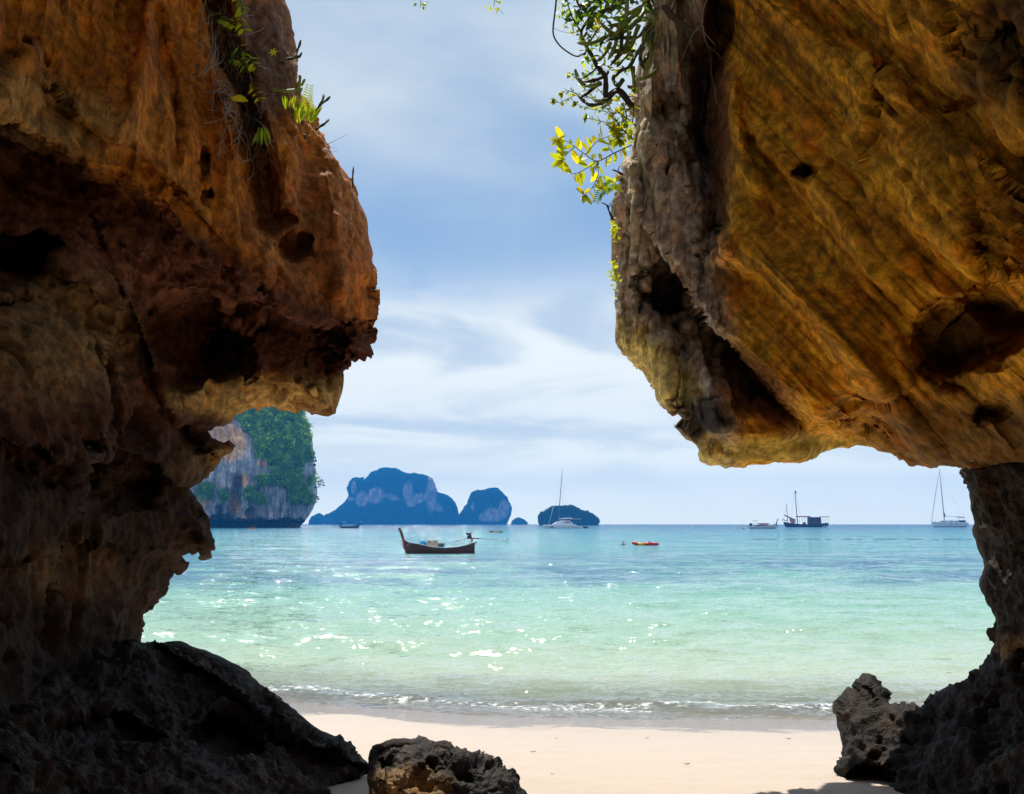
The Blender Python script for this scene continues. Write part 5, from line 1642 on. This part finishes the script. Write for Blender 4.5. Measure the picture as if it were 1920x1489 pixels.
def smooth_line(pts, n=4):
    """Catmull-Rom through px points (u, v, d)"""
    P = [np.array(p, float) for p in pts]
    P = [2 * P[0] - P[1]] + P + [2 * P[-1] - P[-2]]
    out = []
    for i in range(1, len(P) - 2):
        for k in range(n):
            t_ = k / n
            out.append(0.5 * ((2 * P[i]) + (-P[i - 1] + P[i + 1]) * t_ + (2 * P[i - 1] - 5 * P[i] + 4 * P[i + 1] - P[i + 2]) * t_ ** 2 + (-P[i - 1] + 3 * P[i] - 3 * P[i + 1] + P[i + 2]) * t_ ** 3))
    out.append(P[-2])
    return out


def world_line(pts, d, n=4, wob=0.06):
    L = [(*p, d + rnd.uniform(-wob, wob)) if len(p) == 2 else p for p in pts]
    return [at(*q_) for q_ in smooth_line(L, n)]


def plant(name, label, cat, base, group=None):
    e = empty(name, base)
    return tag(e, label, cat, group)


def stem(root, W, r0, r1, mat, name='stem', n=6, knob=0.0):
    g = Geo()
    B = root.location
    N_ = len(W)
    rad = []
    for i in range(N_):
        f_ = i / (N_ - 1)
        r_ = r0 + (r1 - r0) * f_
        if knob:
            r_ *= 1 + knob * math.sin(f_ * N_ * 1.1 + r0 * 977)
        if i == N_ - 1 and knob:
            r_ *= 0.45
        rad.append(r_)
    g.tube([p - B for p in W], rad, n)
    return g.build(name, M[mat], root, smooth=True)


def leafy(name, label, branches, d, leaf, size, mats, shape, every, r0=0.006, cat='plant', cluster=4, group=None, wob=0.08, stem_mat='twig', sub=5):
    W0 = world_line(branches[0], d, sub, wob)
    root = plant(name, label, cat, W0[0], group)
    for bi, br in enumerate(branches):
        W = W0 if bi == 0 else world_line(br, d, sub, wob)
        stem(root, W, r0 if bi == 0 else r0 * 0.7, r0 * 0.3, stem_mat, 'stem' if bi == 0 else 'side_stem', 5)
        acc = 0.0
        for i in range(1, len(W)):
            seg = W[i] - W[i - 1]
            acc += seg.length
            if acc > every and i > 1:
                acc = 0
                dr = seg.normalized()
                side = dr.cross(Vector((0, -1, 0))).normalized() * rnd.choice((-1, 1))
                place_leaf(root, root.location, W[i], dr * rnd.uniform(0.2, 0.8) + side * rnd.uniform(0.5, 1.0) + Vector((0, rnd.uniform(-0.5, 0.5), rnd.uniform(-0.3, 0.1))), size * rnd.uniform(0.65, 1.15), shape, rnd.choice(mats))
        for k in range(cluster):
            dr = (W[-1] - W[-2]).normalized()
            place_leaf(root, root.location, W[-1], dr + Vector((rnd.gauss(0, 0.6), rnd.gauss(0, 0.5), rnd.gauss(0, 0.6))), size * rnd.uniform(0.7, 1.15), shape, rnd.choice(mats))
    return root


def cactus(name, label, stems, d, r_px, mats=('cactus',), group=None, wob=0.10):
    s = d / F
    W0 = world_line(stems[0][0] if isinstance(stems[0][0], list) else stems[0], d, 4, wob)
    root = plant(name, label, 'cactus', W0[0], group)
    for i, st_ in enumerate(stems):
        W = W0 if i == 0 else world_line(st_, d, 4, wob)
        stem(root, W, r_px * s * rnd.uniform(0.85, 1.1), r_px * s * 0.75, mats[i % len(mats)], 'stem', 5, 0.16)
    return root


_lb = rbf(L_ctrl); _rb = rbf(R_ctrl)
_gu, _gv = np.arange(380, 580, 5.0), np.arange(-60, 420, 5.0)
_gU, _gV = np.meshgrid(_gu, _gv)
_gL = _lb(_gU, _gV) + L_feat(_gU, _gV)
def l_d(u, v, off=0.22):
    i = int(min(max((v + 60) / 5, 0), len(_gv) - 1)); j = int(min(max((u - 380) / 5, 0), len(_gu) - 1))
    return float(_gL[i, j]) - off
def r_d(u, v, off=0.25):
    U, V = np.array([[float(u)]]), np.array([[float(v)]])
    return float((_rb(U, V) + R_feat(U, V))[0, 0]) - off


# right: the large hanging cactus
CS = [[(1245, 20), (1243, 60), (1243, 105), (1238, 120), (1225, 138), (1208, 147), (1193, 148)], [(1217, 47), (1210, 55), (1195, 70), (1165, 71), (1143, 74)], [(1147, 63), (1135, 70), (1110, 81), (1083, 81)],
      [(1200, 15), (1195, 35), (1180, 55), (1160, 62), (1145, 60), (1125, 42)], [(1228, 10), (1222, 40), (1212, 70), (1200, 90), (1190, 108), (1180, 125), (1165, 132), (1152, 145)],
      [(1145, 80), (1135, 100), (1120, 115)], [(1190, 95), (1175, 105), (1157, 125)], [(1166, 155), (1158, 165), (1148, 178), (1135, 190), (1120, 196), (1105, 197), (1095, 190), (1085, 181)],
      [(1140, 187), (1125, 190), (1113, 187)], [(1125, 157), (1115, 160), (1098, 160), (1087, 151), (1082, 142), (1078, 129)], [(1140, 135), (1130, 145), (1110, 152), (1095, 153)],
      [(1146, 188), (1138, 196), (1129, 203)], [(1186, 125), (1188, 150), (1190, 166)], [(1125, 155), (1105, 172), (1090, 182)], [(1160, 60), (1150, 95), (1140, 112)], [(1180, 60), (1172, 90), (1150, 118)],
      [(1168, 150), (1158, 160), (1150, 150), (1152, 140)], [(1195, 25), (1165, 45), (1140, 48)], [(1210, 20), (1190, 45), (1172, 52), (1155, 50)], [(1170, -20), (1150, 10), (1125, 25)], [(1200, -25), (1165, 5), (1140, 25)],
      [(1225, -20), (1205, 10), (1170, 30), (1150, 35)], [(1205, 90), (1200, 110), (1208, 130)]]
for k in range(15):
    u, v = rnd.uniform(1165, 1245), rnd.uniform(-40, 70)
    L_, a_ = rnd.uniform(35, 75), math.pi - rnd.uniform(0.2, 1.25)
    if u > 1205: a_ = math.pi / 2 + rnd.uniform(-0.1, 0.5)
    c1 = (u + L_ * 0.5 * math.cos(a_ - 0.25), v + L_ * 0.5 * math.sin(a_ - 0.25) + 6)
    CS.append([(u, v), c1, (u + L_ * math.cos(a_), v + L_ * math.sin(a_) + 4)])
cactus('hanging_cactus', 'big tangle of dark jointed cactus stems hanging off the upper right rock edge', CS, 7.35, 4.6, ('cactus', 'cactus_dark', 'cactus'), wob=0.25)
W = world_line([(1185, 200), (1160, 170), (1137, 182), (1136, 160), (1134, 142), (1120, 125), (1110, 105), (1100, 88), (1090, 60), (1105, 30), (1085, 10), (1075, -25)], 7.45, 5, 0.05)
root = plant('woody_shrub', 'leafy shrub with a dark woody trunk among the hanging cactus at top', 'shrub', W[0])
stem(root, W, 0.030, 0.008, 'twig', 'trunk', 6, 0.08)
for br in ([(1100, 88), (1118, 60), (1135, 40)], [(1090, 60), (1072, 30), (1060, -10)], [(1120, 125), (1105, 140), (1085, 150)], [(1105, 30), (1125, 10), (1150, -5)]):
    stem(root, world_line(br, 7.45, 4, 0.05), 0.010, 0.004, 'twig', 'branch', 5)
for (u0, u1, v0, v1, n_, mats, sz) in ((1070, 1240, -45, 48, 260, ('leaf_dark', 'leaf_dark', 'leaf_green'), 0.11), (1046, 1072, -20, 58, 48, ('leaf_green', 'leaf_lime'), 0.055), (1080, 1135, 5, 75, 75, ('leaf_green', 'leaf_lime', 'leaf_dark'), 0.055),
                                       (1090, 1185, 55, 140, 170, ('leaf_green', 'leaf_lime', 'leaf_dark'), 0.06), (1112, 1132, 28, 52, 12, ('leaf_yellow', 'leaf_orange'), 0.075)):
    for k in range(n_):
        p = at(rnd.uniform(u0, u1), rnd.uniform(v0, v1), 7.45 + rnd.uniform(-0.15, 0.35))
        place_leaf(root, root.location, p, (rnd.gauss(0, 1), rnd.gauss(0, 0.6), -0.4 + rnd.gauss(0, 0.7)), sz * rnd.uniform(0.7, 1.3), 'oval', rnd.choice(mats))
# looping vine
W = world_line([(1046, -30), (1041, 20), (1037, 60), (1045, 80), (1062, 96), (1083, 106), (1100, 97)], 7.4, 6, 0.02)
root = plant('looping_vine', 'thin bare vine looping down in front of the sky at upper right', 'vine', W[0])
stem(root, W, 0.0085, 0.0065, 'twig', 'stem', 5)
stem(root, world_line([(1038, 52), (1050, 58), (1068, 62), (1090, 60)], 7.4, 5, 0.02), 0.002, 0.002, 'twig', 'tendril', 4)

# pale fine-leaved shrub
FB = [[(1188, 262), (1165, 240), (1150, 215), (1140, 190)], [(1165, 240), (1140, 212), (1110, 205), (1080, 196)], [(1150, 215), (1120, 190), (1085, 178), (1050, 192), (1040, 190)], [(1120, 190), (1095, 165), (1075, 142), (1068, 140)],
      [(1165, 240), (1170, 205), (1178, 180), (1186, 172)], [(1085, 178), (1065, 170), (1055, 175)], [(1165, 240), (1130, 228), (1100, 222)], [(1140, 190), (1120, 165), (1100, 145)]]
leafy('fine_leaved_shrub', 'airy shrub with tiny pale yellow-green leaves below the hanging cactus', FB, 7.5, None, 0.045, ('leaf_lime', 'leaf_lime', 'leaf_green'), 'oval', 0.010, 0.006, 'shrub', 26, wob=0.12, sub=12)
# leafy branch
EB = [[(1184, 272), (1150, 288), (1120, 302), (1098, 290), (1078, 275), (1060, 264), (1046, 262)], [(1120, 302), (1121, 328), (1110, 352), (1096, 366)], [(1120, 302), (1096, 318), (1076, 326), (1066, 322)],
      [(1098, 290), (1120, 265), (1140, 256), (1150, 250)], [(1150, 288), (1140, 270), (1155, 258)], [(1110, 352), (1130, 345), (1150, 345)], [(1078, 275), (1064, 288), (1056, 300)]]
leafy('leafy_branch', 'branch with large lime-yellow oval leaves reaching into the sky from the right rock', EB, 7.55, None, 0.125, ('leaf_lime', 'leaf_lime', 'leaf_yellow', 'leaf_lime'), 'oval', 0.034, 0.006, 'branch', 7, wob=0.12, sub=8)
leafy('lime_shrub', 'compact bright lime shrub rooted at the right rock edge above the leafy branch', [[(1192, 236), (1176, 222), (1160, 212), (1146, 216)], [(1176, 222), (1170, 200), (1160, 186)], [(1176, 222), (1160, 232), (1148, 240)], [(1186, 230), (1188, 205), (1182, 190)], [(1180, 226), (1172, 250), (1164, 262)]],
      7.5, None, 0.07, ('leaf_lime', 'leaf_lime', 'leaf_yellow', 'leaf_green'), 'oval', 0.012, 0.008, 'shrub', 9, wob=0.15, sub=8)
# fern frond under it
W = world_line([(1155, 340), (1140, 350), (1125, 362), (1118, 378)], 7.5, 5, 0.02)
root = plant('fern_frond', 'small green fern frond hanging below the leafy branch at right', 'fern', W[0])
stem(root, W, 0.003, 0.001, 'leaf_green', 'midrib', 4)
for i in range(1, len(W)):
    for s_ in (-1, 1):
        dr = (W[i] - W[i - 1]).normalized()
        place_leaf(root, root.location, W[i], dr * 0.5 + dr.cross(Vector((0, -1, 0))) * s_, 0.065 * (1.1 - 0.5 * i / len(W)), 'narrow', 'leaf_green', 'leaflet', (0, -1, 0.2))
# bare twigs and tufts on the right edge
for pts, lab in (([(1168, 328), (1158, 322), (1148, 318)], 'short bare twig above the fern frond on the right rock edge'), ([(1150, 412), (1143, 398), (1138, 385), (1128, 380)], 'bent dead twig below the fern frond on the right rock edge')):
    W = world_line(pts, 7.8, 4, 0.02)
    root = plant('bare_twig', lab, 'twig', W[0])
    stem(root, W, 0.012, 0.006, 'twig', 'stem', 5, 0.2)
    stem(root, [W[len(W) // 2], W[len(W) // 2] + Vector((0.02, 0, 0.06))], 0.005, 0.003, 'twig', 'side_stem', 4)
for (u, v, w_, h_, lab, mats, n_) in ((1151, 432, 9, 22, 'yellow-green moss tuft on the right rock edge beside the dark sky band', ('leaf_lime', 'leaf_yellow'), 90), (1152, 512, 11, 28, 'pale green drooping tuft on the right rock edge, lowest of all', ('leaf_lime', 'leaf_green'), 90),
                              (1180, 250, 12, 26, 'bright yellow-green tuft on the right rock edge behind the leafy branch', ('leaf_lime', 'leaf_yellow'), 110)):
    W0 = at(u + 4, v, 7.95)
    root = plant('plant_tuft', lab, 'plant', W0)
    g = Geo(); g.tube([(0, 0, 0), (-0.03, 0, 0.03), (-0.05, 0, 0.0)], [0.012, 0.008, 0.003], 5); g.build('stem', M['twig'], root)
    g = Geo()
    for k in range(n_):
        c_ = Vector(place(u + rnd.gauss(0, w_ * 0.45), v + rnd.gauss(0, h_ * 0.45), 7.9 + rnd.uniform(-0.1, 0.1)).tolist()) - W0
        a_ = Vector((rnd.gauss(0, 1), rnd.gauss(0, 0.6), rnd.gauss(0, 1))).normalized() * 0.020
        b_ = a_.cross(Vector((rnd.gauss(0, 1), -1, rnd.gauss(0, 1)))).normalized() * 0.009
        g.add([c_ - a_, c_ + b_, c_ + a_, c_ - b_], [(0, 1, 2, 3)])
    tag(g.build('fine_leaves', M[mats[0]], root), kind='stuff')
for k in range(3):
    pass

# roots trailing over the right rock
for pts, lab in (([(1300, -20), (1306, 20), (1318, 50), (1322, 75), (1332, 100), (1333, 135), (1340, 165), (1344, 195)], 'pale root trailing down the dark crevice of the right rock'),
                 ([(1330, -10), (1318, 20), (1316, 45), (1300, 62), (1290, 85), (1280, 108)], 'thin pale root slanting left across the top of the right rock')):
    W = [at(u, v, r_d(u, v, 0.35)) for u, v in [(a_[0], a_[1]) for a_ in smooth_line([(p[0], p[1], 0) for p in pts], 4)]]
    root = plant('trailing_root', lab, 'root', W[0])
    stem(root, W, 0.009, 0.004, 'root', 'stem', 5)
    i = len(W) // 2
    stem(root, [W[i], W[i] + Vector((0.05, -0.02, -0.05)), W[i] + Vector((0.13, -0.03, -0.16))], 0.004, 0.002, 'root', 'side_stem', 4)
W = world_line([(1245, 12), (1262, 32), (1285, 48), (1305, 60)], 6.95, 4, 0.02)
root = plant('dead_branch', 'thick dead branch lying against the top of the right rock beside the cactus', 'branch', W[0])
stem(root, W, 0.030, 0.016, 'twig', 'stem', 6, 0.1)
stem(root, [W[3], W[3] + Vector((0.05, -0.05, 0.12))], 0.012, 0.006, 'twig', 'side_stem', 5)

# sprigs hanging from the arch above the frame
for (u, v, lab) in ((788, 14, 'tiny leaf sprig at the top edge of the sky, leftmost'), (926, 12, 'leaf sprig at the top edge of the sky, nearer the cactus')):
    W = world_line([(u + 14, -330), (u + 8, -200), (u - 4, -90), (u + 3, -30), (u, v)], 6.8, 5, 0.03)
    root = plant('hanging_sprig', lab, 'sprig', W[0])
    stem(root, W, 0.006, 0.002, 'twig', 'stem', 4)
    for k in range(7 if u < 900 else 12):
        f_ = rnd.random() ** 2
        i = len(W) - 1 - (1 if f_ > 0.5 else 0)
        place_leaf(root, root.location, W[i] + Vector((rnd.gauss(0, 0.03), 0, rnd.gauss(0, 0.015))), (rnd.gauss(0, 1), rnd.gauss(0, 0.5), -0.5), 0.05 * rnd.uniform(0.8, 1.3), 'oval', rnd.choice(('leaf_green', 'leaf_lime')))

# left: vines, cactus and tufts in the groove
def vine_left(name, label, pts, size, mats, shape, every, side=0.8, cluster=2):
    W = [at(u, v, l_d(u, v, 0.45)) for u, v in [(a_[0], a_[1]) for a_ in smooth_line([(p[0], p[1], 0) for p in pts], 5)]]
    root = plant(name, label, 'vine', W[0])
    stem(root, W, 0.005, 0.003, 'twig', 'stem', 4)
    acc = 0
    for i in range(1, len(W)):
        acc += (W[i] - W[i - 1]).length
        if acc > every:
            acc = 0
            for s_ in (-1, 1):
                dr = (W[i] - W[i - 1]).normalized()
                place_leaf(root, root.location, W[i], dr * 0.4 + dr.cross(Vector((0, -1, 0))) * s_ * side, size * rnd.uniform(0.8, 1.2), shape, rnd.choice(mats), 'leaf', (rnd.gauss(0, 0.3), -0.7, 0.7))
    return root


vine_left('round_leaf_vine', 'vine of round bright green leaves hanging at the top of the left rock', [(452, -30), (450, 0), (455, 20), (452, 38), (457, 55)], 0.075, ('leaf_lime', 'leaf_green'), 'round', 0.045)
vine_left('round_leaf_vine', 'short row of round leaves left of the hanging vine on the left rock', [(400, 20), (410, 32), (420, 38), (430, 42), (440, 48)], 0.07, ('leaf_lime', 'leaf_green'), 'round', 0.05)
vine_left('small_leaf_vine', 'small leafy vine creeping across the groove of the left rock', [(418, 118), (430, 112), (442, 110), (455, 118), (462, 130)], 0.085, ('leaf_lime', 'leaf_green', 'leaf_dark'), 'oval', 0.05)
vine_left('small_leaf_vine', 'leafy vine along the upper lip of the groove on the left rock', [(440, 80), (452, 92), (462, 100), (470, 112), (480, 126)], 0.075, ('leaf_lime', 'leaf_green'), 'oval', 0.05)
vine_left('small_leaf_vine', 'sparse leafy vine low in the groove of the left rock above the hanging tuft', [(470, 150), (474, 165), (482, 178), (488, 192)], 0.07, ('leaf_lime', 'leaf_yellow'), 'oval', 0.05)
cactus('ledge_cactus', 'slender forked cactus at the left rock edge, highest of three', [[(520, 114), (538, 111), (552, 108), (557, 96), (562, 84), (564, 75)], [(552, 108), (561, 106), (566, 98)]], 8.15, 3.0, ('cactus_dark',))
cactus('ledge_cactus', 'long green cactus stem crossing the left rock to its edge', [[(488, 150), (492, 162), (510, 168), (535, 171), (553, 168), (565, 160), (572, 148)], [(492, 162), (489, 140), (490, 118)], [(499, 158), (497, 130), (497, 104)], [(556, 167), (562, 152), (562, 140)], [(560, 186), (562, 172), (566, 163)]], 8.0, 4.0, ('cactus',))
cactus('ledge_cactus', 'dark forked cactus leaning out over the sky beside the fern on the left rock', [[(578, 228), (590, 212), (600, 198), (605, 187), (607, 176)], [(603, 193), (612, 188), (619, 181)]], 8.25, 3.2, ('cactus_dark',))
cactus('ledge_cactus', 'short dark cactus below the forked one at the left rock edge', [[(592, 243), (602, 236), (610, 231), (617, 223)]], 8.3, 3.2, ('cactus_dark',))
cactus('ledge_cactus', 'tiny cactus standing alone on the left rock edge above its nose', [[(662, 352), (661, 335), (662, 322), (663, 310)], [(661, 340), (656, 334)]], 8.5, 2.0, ('cactus_dark',))
W = world_line([(575, 222), (577, 205), (576, 185), (580, 162)], 8.15, 5, 0.01)
root = plant('fern', 'upright backlit fern at the left rock edge', 'fern', W[0])
stem(root, W, 0.004, 0.001, 'leaf_lime', 'midrib', 4)
for i in range(3, len(W)):
    for s_ in (-1, 1):
        dr = (W[i] - W[i - 1]).normalized()
        place_leaf(root, root.location, W[i], dr * 0.55 + dr.cross(Vector((0, -1, 0))) * s_, 0.085 * (1.15 - 0.6 * i / len(W)), 'narrow', 'leaf_lime', 'leaflet', (0, -1, 0.2))
for (name, lab, u, v, d, n_, L_, spread, up) in (('strap_leaf_tuft', 'bright strap-leaved tuft at the left rock edge beside the fern', 566, 228, 8.1, 24, 0.19, 0.75, 1.0), ('strap_leaf_tuft', 'small hanging strap-leaved tuft low in the groove of the left rock', 494, 240, 7.2, 8, 0.18, 0.25, -1.0),
                                          ('strap_leaf_tuft', 'bright strap-leaved tuft above the fern on the left rock edge', 548, 205, 8.0, 12, 0.14, 0.5, 1.0), ('strap_leaf_tuft', 'tiny two-leaved tuft under the fern on the left rock', 571, 255, 8.15, 3, 0.06, 0.5, 1.0)):
    W0 = at(u, v, d if u > 550 else l_d(u, v, 0.45))
    root = plant(name, lab, 'plant', W0)
    g = Geo(); g.tube([(0, 0.03, -0.02 * up), (0, 0, 0.015 * up)], 0.012, 6); g.build('crown_base', M['twig'], root)
    for k in range(n_):
        x0 = rnd.uniform(-1, 1)
        place_leaf(root, W0, W0 + Vector((x0 * spread * 0.16, rnd.uniform(-0.04, 0.04), 0)), (x0 * spread * 0.6 + rnd.gauss(0, 0.15), rnd.gauss(0, 0.2), up), L_ * rnd.uniform(0.75, 1.2), 'strap', rnd.choice(('leaf_lime', 'leaf_lime', 'leaf_green')), 'leaf', (rnd.gauss(0, 0.3), -1, 0.3))
W0 = at(432, 195, l_d(436, 190, 0.5))
root = plant('yellow_leaf_seedling', 'seedling with one broad yellow leaf on the left rock', 'plant', W0)
stem(root, [W0, W0 + Vector((0.02, -0.02, 0.02)), W0 + Vector((0.035, -0.03, 0.04))], 0.004, 0.003, 'leaf_lime', 'stem', 4)
place_leaf(root, W0, W0 + Vector((0.01, -0.03, 0.04)), (1, 0, -0.08), 0.15, 'round', 'leaf_yellow', 'leaf', (0, -0.8, 0.6))
place_leaf(root, W0, W0 + Vector((-0.03, -0.02, 0.06)), (-0.6, 0, 0.5), 0.04, 'oval', 'leaf_lime', 'leaf', (0, -0.8, 0.6))
W0 = at(512, 98, l_d(512, 98, 0.40))
root = plant('star_leaf_seedling', 'star-shaped yellow seedling near the top of the left rock', 'plant', W0)
g = Geo(); g.tube([(0, 0.05, -0.03), (0, 0, 0)], 0.003, 4); g.build('stem', M['twig'], root)
for k in range(6):
    a_ = k * math.pi / 3 + 0.2
    place_leaf(root, W0, W0, (math.cos(a_), -0.1, math.sin(a_)), 0.042, 'oval', 'leaf_yellow', 'leaf', (0, -1, 0.1))
# dry roots and grass in the groove: a tangle nobody could count
g = Geo()
for k in range(120):
    u, v = rnd.uniform(385, 500), rnd.uniform(-20, 300)
    u = 400 + (v * 0.28) + rnd.gauss(0, 26)
    pts = [(u, v)]
    a_ = rnd.gauss(1.4, 0.45)
    for j in range(5):
        a_ += rnd.gauss(0, 0.35)
        pts.append((pts[-1][0] + 13 * math.cos(a_), pts[-1][1] + 13 * math.sin(a_)))
    off = rnd.uniform(0.18, 0.42)
    g.tube([at(a1, b1, l_d(a1, b1, off)) for a1, b1 in pts], rnd.uniform(0.0015, 0.004), 4, False)
tag(g.build('dry_roots', M['root']), 'tangle of dry roots and grass in the groove of the left rock', 'roots', kind='stuff')
for (u, v, pts, lab) in ((612, 262, [((612, 272), (630, 263), (651, 252)), ((612, 276), (622, 277), (632, 278)), ((615, 284), (625, 285), (635, 283))], 'few thin grass blades sticking out from the left rock edge'),):
    W0 = at(u, 272, 8.4)
    root = plant('grass_blades', lab, 'grass', W0)
    for p_ in pts:
        W = world_line(p_, 8.4, 4, 0.01)
        stem(root, W, 0.003, 0.001, 'twig', 'blade', 4)
for (u, v, k_, lab) in ((700, 505, 0, 'small rusty rock knob growing on the nose of the left rock'),):
    pass

# ------------------------------------------------------------------ litter on the sand
LIT = [(1290, 1444, 9, 'brown dead leaf lying on the sand nearest the right shore rock'), (1001, 1428, 8, 'dark leaf scrap on the sand right of the boulders'), (1215, 1393, 5, 'tiny leaf scrap on the wet sand in the middle'),
       (1045, 1395, 4, 'tiny dark scrap on the wet sand below the swash line'), (1037, 1468, 4, 'small dark scrap on the sand below the leaf scrap, right of the boulders'), (1480, 1392, 7, 'dark leaf flake on the wet sand near the right shore rock'), (655, 1480, 7, 'dead leaf on the strip of sand left of the boulder')]
for (u, v, w_, lab) in LIT:
    y = 8.0
    for k in range(25):
        tz = sand_z(0, y)
        y = (EYE.z - tz) / math.tan(math.atan((v - CY) / F) - PITCH)
    p = at(u, v, y)
    s = y / F
    # find the sand height under it
    dg_loc = Vector((p.x, p.y, 5))
    hit, hp, hn, _ = beach.ray_cast(Vector((p.x, p.y, 5)), Vector((0, 0, -1)))
    if hit:
        p.z = hp.z + 0.004
    root = plant('dead_leaf', lab, 'leaf', p)
    me_ = leaf_mesh('blade', 0.5, 0.4, -0.25)
    o = link('blade', me_, M['twig'], root)
    o.scale = (w_ * s, w_ * s, w_ * s); o.location = (-w_ * s / 2, 0, 0.004); o.rotation_euler = (0.2, 0, 0)
    g = Geo(); g.tube([(-w_ * s / 2, 0, 0.006), (-w_ * s * 0.8, 0.01, 0.012)], 0.0025, 4); g.build('stalk', M['twig'], root)
